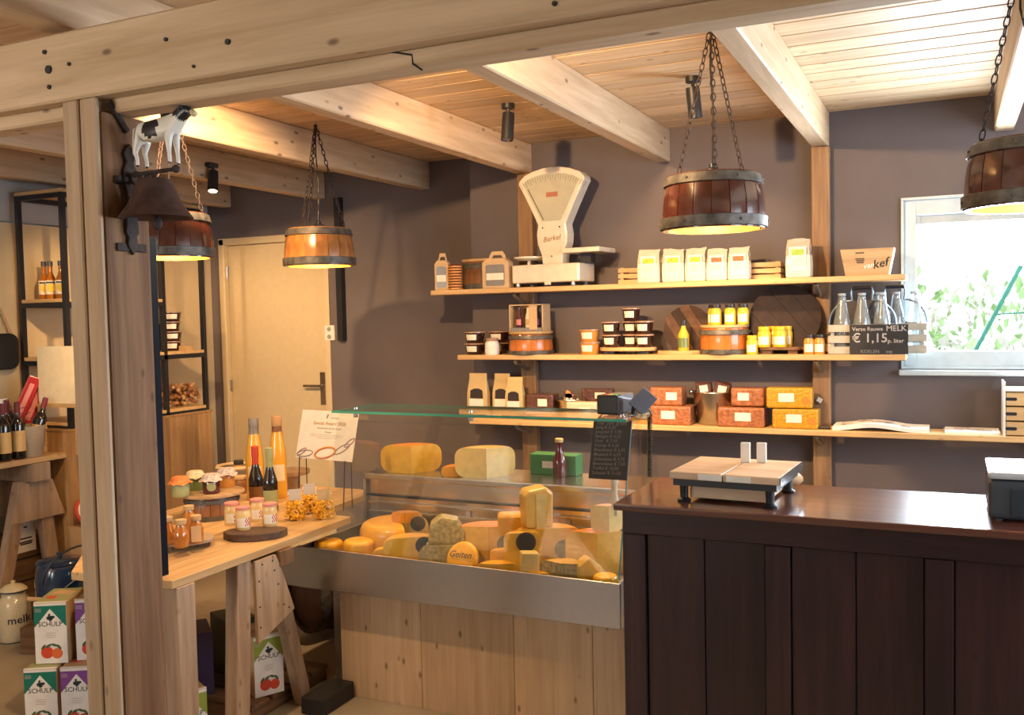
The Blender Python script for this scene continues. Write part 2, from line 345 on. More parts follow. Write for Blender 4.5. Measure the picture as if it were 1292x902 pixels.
# ================================================================= LAMPS
GLAZE = {'brown': (mat('stave_brown', (0.085, 0.022, 0.013), 0.2, 0, 0.35, 15, coat=0.7), mat('seam_brown', (0.22, 0.09, 0.05), 0.5)),
         'ochre': (mat('stave_ochre', (0.42, 0.18, 0.05), 0.22, 0, 0.35, 15, coat=0.6), mat('seam_ochre', (0.5, 0.3, 0.12), 0.5)),
         'orange': (mat('stave_orange', (0.48, 0.15, 0.03), 0.25, 0, 0.3, 15, coat=0.5), mat('seam_orange', (0.6, 0.35, 0.14), 0.5)),
         'wood': (mat('stave_wood', (0.20, 0.09, 0.04), 0.35, 0, 0.35, 15, coat=0.3), mat('seam_wood', (0.1, 0.05, 0.03), 0.6))}
HOOP = mat('aged_hoop', (0.115, 0.105, 0.09), 0.5, 0.3, 0.5, 30)
GOLD = mat('gold_lining', (0.85, 0.52, 0.06), 0.45, 0.0, 0.1)
BULB = mat('lit_bulb', (1, 0.9, 0.7), 0.5, emit=(1, 0.72, 0.35), es=14)
_st = {}
def staves(par, r0, r1, h, n, kind, hoops, th=0.014, M=None):
    key = (r0, r1, h, n, kind)
    if key not in _st:
        b = MB(); da = 2*pi/n*.5*.94; K = 6
        def rad_(t): return (r0*(1-t)+r1*t) + (max(r0, r1)*.05)*sin(pi*t)
        vs = []; fs = []
        for j in range(K+1):
            t = j/K; R_ = rad_(t)
            for (rr, aa) in ((R_, -da), (R_+.0008, 0), (R_, da), (R_-th, da), (R_-th, -da)): vs.append((rr*cos(aa), rr*sin(aa), h*t))
        for j in range(K):
            for i in range(5): fs.append((j*5+i, j*5+(i+1) % 5, j*5+5+(i+1) % 5, j*5+5+i))
        fs += [(4, 3, 2, 1, 0), tuple(range(K*5, K*5+5))]
        b.add(vs, fs, 0, True)
        s_ = MB(); s_.lathe([(rad_(j/K)-.003, h*j/K) for j in range(K+1)], 32, cap=False)
        hh = []
        for z0, z1 in hoops:
            q = MB(); pr = [(rad_(z0)+.004, h*z0), (rad_(z0)+.008, h*z0+.002), (rad_(z1)+.008, h*z1-.002), (rad_(z1)+.004, h*z1)]
            q.lathe(pr, 32, cap=False); 
            for a in range(6):
                t = (z0+z1)/2; q.ball(.005, T((rad_(t)+.008)*cos(a*1.05), (rad_(t)+.008)*sin(a*1.05), h*t), 0, 6, 4)
            hh.append(q.mesh('hoop', HOOP))
        _st[key] = (b.mesh('stave', GLAZE[kind][0]), s_.mesh('seam', GLAZE[kind][1]), hh)
    a, s_, hh = _st[key]
    for i in range(n): link('stave', a, par, rz=2*pi*i/n)
    link('seam_shell', s_, par)
    for q in hh: link('hoop', q, par)
def chainmesh(L, lk=0.032):
    b = MB(); n = max(1, int(L/(lk*.78)))
    for i in range(n):
        z = L*(i+.5)/n; hl = L/n*.64; w_ = .0075
        ring = []
        for j in range(10):
            a = 2*pi*j/10; u = w_*cos(a); v = hl*sin(a)
            ring.append((u, 0, z+v) if i % 2 else (0, u, z+v))
        b.tube(ring, .0022, 5, closed=True)
    return b
def barrel_lamp(label, cx, cy, z, kind, ceil_xyz, en, rz0=0.2):
    t = thing('barrel_lamp', label, 'lamp', (cx, cy, z), 0, None)
    staves(t, 0.172, 0.150, 0.185, 18, kind, ((.02, .22), (.80, .98)))
    for ch in list(t.children): ch.rotation_euler[2] += rz0
    MB().lathe([(0.1535, 0.0), (0.1535, 0.06), (0.150, 0.10), (0.132, 0.165), (0.001, 0.168)], 36, cap=False).build('gold_lining', GOLD, t)
    MB().lathe([(0.149, .170), (.149, .176)], 32).build('lid', GLAZE[kind][0], t)
    MB().lathe([(.028, .176), (.028, .205), (.012, .212), (.012, .225)], 16).build('cable_gland', BLACKP, t)
    top = Vector(ceil_xyz)-Vector((cx, cy, z))
    for a in (2.9, 5.0, 0.9):
        p = Vector((.135*cos(a), .135*sin(a), .18)); d = top-p
        o = chainmesh(d.length).build('chain', IRON, t); o.location = p; o.rotation_euler = d.to_track_quat('Z', 'X').to_euler()
    MB().tube([(0, 0, .22), (0.004, 0.004, .4), (top.x*.9-.004, top.y*.9, top.z*.8), tuple(top)], .0035, 6).build('cable', BLACKP, t)
    MB().tube([(top.x, top.y, top.z), (top.x, top.y, top.z-.03), (top.x+.02, top.y, top.z-.04)], .004, 6).build('ceiling_hook', IRON, t)
    MB().lathe([(.014, .165), (.014, .13), (.02, .12), (.026, .1), (.02, .08), (.001, .07)], 14, cap=False).build('bulb', BULB, t)
    l = bpy.data.lights.new('lamp_bulb_light', 'POINT'); l.energy = en; l.color = (1, .68, .34); l.shadow_soft_size = .03
    lo = bpy.data.objects.new('lamp_bulb_light', l); C.objects.link(lo); lo.parent = t; lo.location = (0, 0, .045)
    return t
c0 = at(897, 32, Z=CZ); barrel_lamp('glazed brown half barrel pendant lamp hanging above the dark counter', c0.x, c0.y, 1.872, 'brown', c0, 9)
c0 = at(398, 157, Z=CZ); barrel_lamp('ochre yellow half barrel pendant lamp hanging in front of the door wall', c0.x, c0.y, 1.86, 'ochre', c0, 9)
c0 = at(216, 326, Z=1.865); barrel_lamp('brown half barrel pendant lamp hanging behind the bell post', c0.x, c0.y, 1.865, 'brown', (c0.x+.02, c0.y, CZ), 9)
c0 = at(1302, 262, Z=1.868); barrel_lamp('brown half barrel pendant lamp hanging before the window', c0.x, c0.y, 1.868, 'brown', (c0.x-.03, c0.y, CZ), 9)
# ceiling spotlights
def spot_fixture(label, base, direction, lit=0, ang=70, on=False):
    t = thing('ceiling_spotlight', label, 'spotlight', base, 0)
    MB().lathe([(.03, -.022), (.03, 0)], 16).build('mount', BLACK, t)
    MB().tube([(0, 0, -.022), (0, 0, -.05)], .008, 8).build('swivel', BLACK, t)
    d = Vector(direction).normalized(); q = d.to_track_quat('Z', 'X').to_euler()
    hd_ = MB().lathe([(.001, -.02), (.027, -.02), (.0285, .0), (.0285, .105), (.025, .105), (.024, .095)], 18, cap=False).build('lamp_head', BLACK, t)
    hd_.location = (0, 0, -.062); hd_.rotation_euler = q
    ln = MB().lathe([(.0235, .0985), (.0235, .1)], 16).build('lens', BULB if on else mat('spot_lens', (.5, .45, .35), .2), hd_)
    if lit:
        l = spotlight('spot_beam', (0, 0, 0), (0, 0, -1), lit, ang); l.parent = hd_; l.location = (0, 0, .115); l.rotation_euler = (pi, 0, 0)
    return t
LENS_ON = True
spA = spot_fixture('black ceiling spotlight above the old shop scale', at(641, 131, Z=CZ), (-.02, -.14, -1), 190, 100)
spB = spot_fixture('black ceiling spotlight beside the chains of the counter lamp', at(874, 97, Z=CZ), (.06, .16, -1), 120, 100)
p = at(268, 193, X=-3.70); p.z = 2.47
spC = spot_fixture('lit black spotlight on the joist near the door', (-3.70, p.y, 2.47), (.25, -.35, -1), 22, 90, True)
MB().box(-.042, .0, -.02, .02, -.012, .008).build('bracket', BLACK, spC)
spD = spot_fixture('black spotlight on the joist just behind the bell post', (-2.18, 2.16, JZ), (-.26, .48, -.95), 120, 80)
# further spotlights of the same row, above and behind the photograph's view
SPB = [(-3.05, 2.45, CZ, (-.35, .75, -.55), 190), (-1.62, 2.2, CZ, (-.08, .95, -.24), 300), (-1.30, 2.1, CZ, (.13, .95, -.22), 330), (-1.75, 2.35, CZ, (-.03, .52, -.86), 30),
       (-3.6, 1.6, CZ, (-.25, .75, -.5), 330), (-2.45, 2.5, CZ, (-.75, .9, -.42), 330)]
for i, (x, y, z, d, e) in enumerate(SPB):
    spot_fixture('black ceiling spotlight above the shop front, out of the window light', (x, y, z), d, e, 62)['group'] = 'front row ceiling spotlights'

# ================================================================= COW BELL ON THE POST
PX = -2.004
def onp(px, py, Y=1.845): return at(px, py, Y=Y)
o0 = onp(150, 250)
bell = thing('cow_bell', 'cast iron doorbell with a black and white cow figure on the post', 'bell', (PX, 1.845, o0.z))
L_ = lambda v: Vector(v)-Vector((PX, 1.845, o0.z))
zt = at(150, 180, X=PX).z-o0.z; zb = at(157, 322, X=PX).z-o0.z
prof = [(.0, zt), (.012, zt-.012), (.02, zt-.03), (.012, zt-.05), (.022, zt-.07), (.024, zt-.1), (.014, zt-.13), (.012, (zt+zb)/2), (.02, zb+.09), (.022, zb+.06), (.014, zb+.05), (.018, zb+.025), (.0, zb)]
MB().prism([(y, z) for y, z in prof]+[(-y, z) for y, z in reversed(prof[1:-1])], 0.001, .012, 'yz').build('wall_plate', IRON, bell, bev=.002)
for py in (228, 312):
    z = at(155, py, X=PX).z-o0.z
    MB().box(.0005, .007, -.05, .05, z-.011, z+.011).build('strap', IRON, bell, bev=.002)
a0 = L_(onp(158, 222)); a1 = L_(onp(222, 213)); b = MB()
b.tube([(0.01, 0, a0.z-.006), (a0.x+.01, 0, a0.z), tuple(a1)], .0055, 8)
def scroll(cx, cz, r, s=1, turns=1.4):
    return [(cx+s*(r*(1-.55*k/18))*cos(turns*2*pi*k/18), 0, cz+(r*(1-.55*k/18))*sin(turns*2*pi*k/18)) for k in range(19)]
b.tube(scroll(.03, a0.z-.012, .02), .004, 6); b.tube(scroll(.07, a0.z-.014, .011, -1), .003, 6); b.tube(scroll(.095, a0.z-.006, .010), .003, 6)
b.ball(.011, T(a1.x, 0, a1.z), 0, 10, 6)
b.build('arm', IRON, bell)
# cow figure (one continuous body grown from a skeleton)
x0 = L_(onp(169, 180)).x; x1 = L_(onp(250, 150)).x; zf = L_(onp(200, 213)).z+.004; ln = x1-x0; zq = L_(onp(200, 137)).z
hgt = zq-zf
me = bpy.data.meshes.new('cow'); sk = [] ; ed = []; ra = []
def sv(x, y, z, r, par=None):
    sk.append((x0+x*ln, y*ln, zf+z*hgt)); ra.append(r*ln)
    if par is not None: ed.append((par, len(sk)-1))
    return len(sk)-1
h0 = sv(.10, 0, .66, .11); h1 = sv(.28, 0, .63, .125, h0); h2 = sv(.46, 0, .64, .12, h1); h3 = sv(.60, 0, .70, .10, h2)
n1 = sv(.70, 0, .78, .075, h3); n2 = sv(.79, 0, .89, .06, n1); n3 = sv(.87, 0, .885, .052, n2); n4 = sv(.97, 0, .80, .038, n3)
for s in (-1, 1):
    a = sv(.60, s*.06, .45, .045, h3); a = sv(.61, s*.065, .22, .024, a); sv(.62, s*.065, .02, .024, a)
    a = sv(.13, s*.065, .46, .06, h0); a = sv(.09, s*.07, .28, .028, a); a = sv(.12, s*.07, .15, .022, a); sv(.12, s*.07, .02, .022, a)
    sv(.81, s*.085, .96, .018, n2)
tl = sv(.01, 0, .70, .018, h0); tl = sv(-.01, 0, .5, .014, tl); sv(.0, 0, .25, .02, tl)
sv(.26, 0, .44, .05, h1)
me.from_pydata(sk, ed, []); co = bpy.data.objects.new('cow_tmp', me); C.objects.link(co)
co.modifiers.new('s', 'SKIN'); sd = co.modifiers.new('d', 'SUBSURF'); sd.levels = 2
for i, v in enumerate(me.skin_vertices[0].data): v.radius = (ra[i], ra[i]); v.use_root = (i == 0)
cm = bpy.data.meshes.new_from_object(co.evaluated_get(bpy.context.evaluated_depsgraph_get())); bpy.data.objects.remove(co)
for q in (mat('cow_white', (0.80, 0.78, 0.70), 0.35), mat('cow_black', (0.015, 0.015, 0.02), 0.3), mat('cow_cream', (0.62, 0.5, 0.28), 0.45)): cm.materials.append(q)
for p in cm.polygons:
    c = p.center; u = (c.x-x0)/ln; v = (c.z-zf)/hgt; p.use_smooth = True
    p.material_index = 1 if (hypot((u-.37)/.12, (v-.70)/.22) < 1 or (u > .60 and v > .70+.0*u and u < .92 and v+u*.9 > 1.45) or (.08 < u < .13 and v > .5)) else 2 if (u > .92 or (v < .48 and .2 < u < .34) or v > .965) else 1 if v < .05 else 0
link('cow_figure', cm, bell)
bc = L_(onp(197, 275)); bt = L_(onp(197, 224)); hb = bt.z-bc.z; rb = (L_(onp(230, 275)).x-L_(onp(163, 275)).x)/2
MB().lathe([(rb, 0), (rb*.98, .003), (rb*.72, hb*.35), (rb*.55, hb*.75), (rb*.46, hb*.95), (rb*.2, hb), (.001, hb)]+[(rb*.4, hb*.93), (rb*.66, hb*.35), (rb*.94, .002), (rb, 0)], 28, cap=False, M=T(bc.x, 0, bc.z)).build('bell_cup', mat('bell_bronze', (0.085, 0.05, 0.04), 0.6, 0.6, 0.3, 25), bell)
b = MB(); b.tube([(bc.x, 0, bc.z+hb*.9), (bc.x, 0, bc.z-.005)], .003, 6); b.ball(.013, T(bc.x+.004, 0, bc.z-.014), 0, 10, 8, (1, 1, 1.5)); b.build('clapper', IRON, bell)
MB().tube([(bc.x+.004, 0, bc.z-.03), (bc.x+.004, 0, bc.z-.09)], .0012, 5).build('pull_cord', IRON, bell)
MB().tube([(bc.x, 0, bc.z+hb), (bc.x, 0, a0.z+.002)], .004, 6).build('hanger', IRON, bell)
p = at(148, 148, X=PX)
sp = tag(MB().box(0, .008, -.045, .045, -.009, .009, M=T(p.x, p.y, p.z, rx=rad(-50))).build('steel_bracket', IRON, bev=.002), 'small rusty diagonal strap screwed to the post under the beam', 'bracket')

# ================================================================= SHELVES
SY = 4.58                                                         # shelf front
def zat(px, py, Y=SY): return at(px, py, Y=Y).z
SH = []
for nm, (xl, xr), (pa, pb), lab in (('a', (543, 1143), ((543, 366), (1143, 346)), 'long pine wall shelf, uppermost, carrying the white scale'), ('b', (577, 1143), ((577, 449), (1143, 446)), 'long pine wall shelf, middle one, carrying jars and milk crates'), ('c', (592, 1292), ((592, 530), (1240, 548)), 'long pine wall shelf, lowest, carrying cakes and magazines')):
    z = (zat(*pa)+zat(*pb))/2
    X0 = at(xl, pa[1], Y=SY).x; X1 = at(xr, pb[1], Y=SY).x if xr < 1290 else 0.75
    if nm == 'a': X1 = at(1143, 346, Y=SY).x
    SH.append(z)
    t = thing('wall_shelf', lab, 'shelf', ((X0+X1)/2, SY, z), 0)
    if nm == 'c': 
        MB().box(X0-(X0+X1)/2, X1-(X0+X1)/2, 0, WY-.062-SY, -.027, 0).build('board', SHELFW, t, bev=.003)
    else:
        MB().box(X0-(X0+X1)/2, X1-(X0+X1)/2, 0, WY-.062-SY, -.027, 0).build('board', SHELFW, t, bev=.003)
    for xb in (-2.165, -.578):
        bb = MB(); bb.tube([(xb-(X0+X1)/2, WY-SY-.063, -.09), (xb-(X0+X1)/2, .05, -.045), (xb-(X0+X1)/2, .04, -.03)], .010, 8); bb.build('support_pin', STEELD, t)
Z1, Z2, Z3 = SH
def slot(x0, x1, yt, yb, Y):
    a = at(x0, (yt+yb)/2, Y=Y); b_ = at(x1, (yt+yb)/2, Y=Y); xm = (x0+x1)/2
    return (a.x+b_.x)/2, b_.x-a.x, at(xm, yt, Y=Y).z-at(xm, yb, Y=Y).z
def arc_label(r0, z0, r1, z1, half, material, par, name='label'):
    return MB().lathe([(r0, z0), (r1, z1)], 10, a0=-pi/2-half, a1=-pi/2+half, cap=False).build(name, material, par)
COL = {n: mat('stuff_'+n, c, r, coat=k) for n, c, r, k in (('darksyrup', (.035, .012, .010), .2, .6), ('caramel', (.62, .27, .05), .3, .4), ('mustard', (.72, .47, .04), .25, .4), ('honey', (.36, .12, .012), .12, .8), ('lidclear', (.42, .26, .16), .25, .5), ('cap_dark', (.03, .028, .03), .35, .2), ('jam', (.09, .012, .02), .15, .7), ('green', (.16, .22, .07), .3, .3), ('redlabel', (.5, .06, .04), .5, 0), ('pink', (.7, .25, .22), .5, 0), ('juice', (.78, .42, .04), .2, .5), ('glassy', (.45, .48, .46), .1, .6), ('cork', (.50, .34, .17), .8, 0), ('cream', (.80, .70, .50), .4, .2), ('winebottle', (.015, .012, .012), .1, .8), ('winecap', (.16, .015, .025), .35, .2), ('winelabel', (.78, .52, .20), .6, 0), ('orange', (.75, .22, .04), .4, .2), ('yellow', (.80, .52, .03), .35, .3), ('brown', (.22, .09, .03), .5, .2), ('kraft', (.50, .31, .15), .75, 0), ('kraftlight', (.62, .43, .24), .7, 0), ('tan', (.60, .44, .20), .55, .2), ('cookie', (.62, .27, .07), .5, .1), ('grey', (.22, .21, .2), .4, .2), ('raisin', (.03, .018, .018), .4, .2), ('redbag', (.42, .02, .02), .3, .4), ('green2', (.04, .20, .07), .5, .0), ('purple', (.22, .06, .30), .5, 0), ('teal', (.0, .17, .12), .5, 0), ('lime', (.28, .36, .05), .5, 0), ('white', (.84, .82, .78), .5, 0), ('apple', (.66, .07, .03), .35, 0), ('appley', (.72, .16, .04), .35, 0), ('sage', (.33, .36, .17), .5, 0), ('flour', (.80, .72, .58), .5, .2))}
def tub(r, h, content, loc, label, group=None, rz=0, lab=True):
    t = thing('syrup_tub', label, 'tub', loc, rz, group)
    MB().lathe([(r*.78, 0), (r*.82, .002), (r*.97, h*.86)], 18).build('cup', COL[content], t)
    MB().lathe([(r*1.0, h*.86), (r*1.06, h*.88), (r*1.06, h*.97), (r*.9, h), (.001, h)], 18, cap=False).build('lid', COL['lidclear'], t)
    if lab: arc_label(r*.865, h*.25, r*.955, h*.74, .62, LABELP, t)
    return t
def jar(r, h, content, lid, loc, label, group=None, rz=0, lab=LABELP, fat=.84, neck=.78, dot=None, nm='preserve_jar', lh=.17, lhalf=.85):
    t = thing(nm, label, 'jar', loc, rz, group); s = h*(1-lh)
    MB().lathe([(r*.9, 0), (r, .006), (r, s*.72), (r*.94, s*.85), (r*neck, s*.97), (r*neck, s)], 18).build('glass_body', COL[content] if isinstance(content, str) else content, t)
    MB().lathe([(r*(neck+.06), s*.99), (r*(neck+.09), s+.003), (r*(neck+.09), h*.985), (r*neck, h)], 18).build('lid', COL[lid] if isinstance(lid, str) else lid, t)
    if lab: arc_label(r*1.012, s*.16, r*1.012, s*.62, lhalf, lab, t)
    return t
def bottle(nm, r, h, content, cap, loc, label, group=None, rz=0, lab=None, neck=.34, shoulder=.62, caph=.1, lz=(.12, .5), cat='bottle', foil=None):
    t = thing(nm, label, cat, loc, rz, group); hb = h*(1-caph)
    MB().lathe([(r*.9, 0), (r, .006), (r, hb*shoulder), (r*.9, hb*(shoulder+.06)), (r*(neck+.12), hb*(shoulder+.22)), (r*neck, hb*(shoulder+.3)), (r*neck, hb)], 18).build('bottle_body', COL[content] if isinstance(content, str) else content, t)
    MB().lathe([(r*neck*1.18, hb*.97), (r*neck*1.22, hb), (r*neck*1.22, h*.99), (r*neck, h)], 14).build('cap', COL[cap], t)
    if lab is not None: arc_label(r*1.012, hb*lz[0], r*1.012, hb*lz[1], 1.15, COL[lab] if isinstance(lab, str) else lab, t)
    if foil: MB().lathe([(r*neck*1.06, hb*.80), (r*neck*1.06, hb*.98)], 12, cap=False).build('neck_band', COL[foil], t)
    return t
def small_barrel(label, cx, cy, z, r, h, kind, n=16, lidm=None, r1=None):
    t = thing('barrel_stand', label, 'barrel', (cx, cy, z), 0)
    staves(t, round(r, 3), round(r1 or r*.93, 3), round(h, 3), n, kind, ((.0, .2), (.74, .93)), .012)
    MB().lathe([(r*1.0, h), (r*1.02, h+.002), (r*1.02, h+.012), (r*.99, h+.014)], 28).build('lid', lidm or SHELFW, t)
    return t
# ----------------------------------------------------------- top shelf
def gift_house(x0, x1, yt, yb, Y, label, wm, rz=0, dz=0, z0=None):
    cx, w_, h = slot(x0, x1, yt, yb, Y); z0 = Z1 if z0 is None else z0
    t = thing('gift_box', label, 'gift box', (cx, Y+.035, z0), rz)
    hb = h*.70; M_ = COL['kraftlight']
    MB().box(-w_/2, w_/2, -.034, .034, 0, hb).build('carton', M_, t, bev=.003)
    MB().prism([(-w_/2, hb), (w_/2, hb), (w_*.30, h*.80), (-w_*.30, h*.80)], -.03, .03).build('roof', M_, t)
    hp = [(-w_*.34, h*.78), (-w_*.34+.008, h*.90), (-w_*.2, h), (w_*.2, h), (w_*.34-.008, h*.90), (w_*.34, h*.78), (w_*.24, h*.78), (w_*.15, h*.90), (-w_*.15, h*.90), (-w_*.24, h*.78)]
    MB().prism(hp, -.003, .003).build('handle', M_, t)
    MB().prism(rrect(w_*.72, hb*.82, .012, 4, 0, hb*.5), -.0355, -.0342).build('window', wm, t)
    MB().box(-w_*.33, w_*.33, -.0368, -.0357, hb*.32, hb*.58).build('label', LABELP, t)
    return t
gift_house(547, 563, 318, 365, 4.60, 'small kraft gift carton with handle at the end of the top shelf', COL['grey'], rz=.25)
gift_house(608, 641, 316, 363, 4.585, 'kraft gift carton with round window and handle beside the white scale', COL['grey'])
cx, w_, h = slot(564, 579, 332, 363, 4.62)
t = thing('waffle_stack', 'clear wrapped stack of round orange syrup waffles on top shelf', 'waffles', (cx+.012, 4.625, Z1))
for k in range(9):
    MB().lathe([(w_*.46, h/9*k+.001), (w_*.54, h/9*k+.003), (w_*.54, h/9*(k+.7)), (w_*.46, h/9*(k+.85))], 16).build('waffle', COL['cookie'], t)
MB().lathe([(w_*.45, h), (w_*.3, h+.004), (.001, h+.006)], 14, cap=False).build('ribbon', COL['redlabel'], t)
cx, w_, h = slot(578, 652, 322, 362, 4.74); small_barrel('wide brown wooden tub behind the gift cartons on the top shelf', cx, 4.722, Z1, .145, h*.88, 'wood', 18).scale = (1, .42, 1)
# shop scale
cx = at(700, 345, Y=4.66).x; k1 = (at(760, 345, Y=4.66).x-at(660, 345, Y=4.66).x)/100; SCW = mat('scale_enamel', (.80, .72, .58), .25, coat=.5)
t = thing('shop_scale', 'old cream enamelled shop scale with fan shaped dial on the top shelf', 'scale', (cx, 4.68, Z1), rad(-4))
q = mpp((cx, 4.66, 1.9))
MB().box(-48*k1, 40*k1, -.10, .10, 5*q, 28*q).build('base', SCW, t, bev=.012, seg=3)
MB().box(-4*k1, 4*k1, -.106, -.10, 2*q, 6*q).build('lock_tab', SCW, t)
for sx in (-42, 30):
    for sy in (-.08, .08): MB().lathe([(.012, 0), (.014, 2*q), (.01, 6*q)], 10, M=T(sx*k1, sy, 0)).build('foot', STEELD, t)
nk = [(-13, 28), (13, 28), (14, 40), (19, 54), (20, 66), (18, 78)]
fan = [(18, 78), (28, 100), (40, 125), (43, 130)]
arc = [(43, 130), (42, 135), (36, 141), (24, 146), (10, 149), (0, 149.5), (-10, 149), (-24, 146), (-36, 141), (-42, 135), (-43, 130)]
poly = [(13, 28), (14, 40), (19, 54), (20, 66), (18, 78)]+fan[1:-1]+arc+[(-x, z) for x, z in reversed(fan[1:-1])]+[(-18, 78), (-20, 66), (-19, 54), (-14, 40), (-13, 28)]
MB().prism([(x*k1, z*q) for x, z in poly], -.045, .045).build('dial_housing', SCW, t, bev=.008, seg=2)
ip = [(12, 82), (34, 126), (36, 131), (30, 136), (18, 140), (0, 142), (-18, 140), (-30, 136), (-36, 131), (-34, 126), (-12, 82)]
d_ = MB().prism([(x*k1, z*q) for x, z in ip], -.0475, -.0455).build('dial_face', mat('dial_paper', (.50, .48, .36), .3, coat=.6), t)
b = MB()
for k in range(-14, 15):
    a = k*.042; R1 = 142; rr = 137 if k % 2 else 134.5
    p0 = (sin(a)*(R1-78+14)*1.12, 64+cos(a)*(R1-66)); p1 = (sin(a)*(rr-78+14)*1.12, 64+cos(a)*(rr-66))
    b.tube([(p0[0]*k1*.95, -.0478, (p0[1])*q), (p1[0]*k1*.95, -.0478, (p1[1])*q)], .0008, 4)
stuff(b.build('graduations', INK, d_))
MB().tube([(-10*k1, -.0485, 84*q), (-30*k1, -.0485, 124*q)], .0018, 5).build('pointer', INK, t)
MB().box(-6*k1, 9*k1, -.049, -.0476, 112*q, 118*q).build('dial_plate', mat('dial_red', (.42, .16, .09), .5), d_)
MB().prism([(x*k1, z*q) for x, z in ((0, 34), (10, 42), (14, 54), (14.5, 66), (11, 75), (5, 80), (-5, 80), (-11, 75), (-14.5, 66), (-14, 54), (-10, 42))], -.0495, -.045).build('badge_plate', SCW, t, bev=.001)
text('Berkel', .040, t, FRONT(0, -.0505, 60*q, .12), mat('gold_script', (.30, .17, .05), .4), shear=.35)
for sx, sz in ((-11, 74), (11, 74), (0, 38)): MB().lathe([(.004, 0), (.004, .004)], 8, M=T(sx*k1, -.0495, sz*q, rx=pi/2)).build('screw', BLACK, t)
MB().lathe([(.01, 26*q), (.01, 34*q), (.07, 35*q), (.085, 37*q), (.085, 39*q)], 20, M=T(-36*k1, 0, 0)).build('small_pan', SCW, t)
MB().box(18*k1, 66*k1, -.11, .11, 40*q, 46*q).build('weighing_plate', SCW, t, bev=.006, seg=2)
MB().box(34*k1, 48*k1, -.03, .03, 28*q, 40*q).build('plate_support', BLACK, t)
# slat crates and flour bags
CRW = wood('crate_pine', (.50, .32, .15), (.66, .45, .24), 'x', 1.2, .6, .2)
def slat_crate(label, x0, x1, yt, yb, Y, depth, z, n=3):
    cx, w_, h = slot(x0, x1, yt, yb, Y)
    t = thing('slat_crate', label, 'crate', (cx, Y, z))
    sh = h/n
    for k in range(n):
        for yy in (0, depth-.008):
            MB().box(-w_/2, w_/2, yy, yy+.008, sh*k+.002, sh*(k+1)-sh*.22).build('slat', CRW, t)
        for xx in (-w_/2, w_/2-.008): MB().box(xx, xx+.008, .009, depth-.009, sh*k+.002, sh*(k+1)-sh*.22).build('end_slat', CRW, t)
    for xx in (-w_/2+.009, w_/2-.027):
        for yy in (.009, depth-.027): MB().box(xx, xx+.018, yy, yy+.018, 0, h*.97).build('corner_post', CRW, t)
    return t
slat_crate('low pine slat crate behind the flour bags, nearer the scale', 780, 868, 337, 359, 4.68, .10, Z1)
slat_crate('low pine slat crate behind the flour bags, nearer the green bag', 872, 985, 331, 354, 4.68, .10, Z1)
CLEARP = glass('clear_film', (.98, .975, .96), 1.36, rough=.08)
def flour_bag(x0, x1, yt, yb, Y, lm_, label, group=None, rz=0, dep=.06):
    cx, w_, h = slot(x0, x1, yt, yb, Y)
    t = thing('flour_bag', label, 'bag', (cx, Y+dep/2, Z1), rz, group)
    b = MB(); lv = [(0, .96, 1), (.04, 1, 1.05), (.35, 1.02, 1.1), (.6, .98, 1)]
    vs = []; fs = []
    for z, a, d in lv: vs += [(sx*w_/2*a, sy*dep/2*d, z*h) for sx, sy in ((-1,-1),(0,-1.12),(1,-1),(1,1),(0,1.12),(-1,1))]
    for j in range(len(lv)-1):
        for i in range(6): fs.append((j*6+i, j*6+(i+1) % 6, j*6+6+(i+1) % 6, j*6+6+i))
    fs += [(5,4,3,2,1,0), tuple(range(18, 24))]
    b.add(vs, fs).build('filled_bag', COL['flour'], t, bev=.006, seg=2)
    b = MB(); lv = [(.6, .98, 1), (.8, .93, .75), (.93, .90, .35), (1.0, .96, .12)]; vs = []; fs = []
    for j, (z, a, d) in enumerate(lv): vs += [(sx*w_/2*a+random.uniform(-.003, .003)*(j > 0), sy*dep/2*d, z*h+random.uniform(-.006, .006)*(j == 3)) for sx, sy in ((-1,-1),(-.3,-1.1),(.35,-1),(1,-1),(1,1),(-1,1))]
    for j in range(3):
        for i in range(6): fs.append((j*6+i, j*6+(i+1) % 6, j*6+6+(i+1) % 6, j*6+6+i))
    b.add(vs, fs).build('film_top', mat('cello_film', (.62, .56, .46), .15, coat=.8), t)
    MB().box(-w_*.34, w_*.36, -dep*.62, -dep*.605, h*.12, h*.80).build('label', PAPER, t)
    pr = MB().box(-w_*.24, w_*.27, -dep*.63, -dep*.622, h*.58, h*.73).build('picture', lm_, t)
    b = MB()
    for k in range(4): b.box(-w_*.2, w_*.2, -dep*.63, -dep*.622, h*(.49-.055*k), h*(.505-.055*k))
    b.box(-w_*.22, w_*.24, -dep*.63, -dep*.622, h*.15, h*.17); stuff(b.build('print_lines', mat('print_grey', (.5, .45, .4), .6), t))
    return t
g_ = 'flour bags on the top shelf'
LY = 'white flour bag with yellow picture label in the top shelf row'; LR = 'white flour bag with reddish picture label in the top shelf row'
YL = mat('wheat_picture', (.78, .55, .04), .6, 0, .3, 60); RL = mat('cookie_picture', (.45, .14, .05), .6, 0, .4, 60)
flour_bag(804, 832, 316, 358, 4.60, YL, 'yellow picture flour bag standing nearest the shop scale', g_); flour_bag(829, 845, 317, 353, 4.675, YL, 'white flour bag set back between two others on top shelf'); flour_bag(835, 863, 315, 357, 4.60, YL, 'second yellow picture flour bag from the scale, overlapping a set back one', g_)
flour_bag(864, 890, 314, 356, 4.60, YL, 'yellow picture flour bag standing next to a reddish picture bag', g_); flour_bag(891, 917, 314, 354, 4.60, RL, 'reddish picture flour bag standing next to a yellow picture bag', g_); flour_bag(918, 945, 312, 353, 4.60, RL, 'reddish picture flour bag at the bare crate end of the row', g_)
GL = mat('green_picture', (.36, .55, .06), .5, 0, .2, 50)
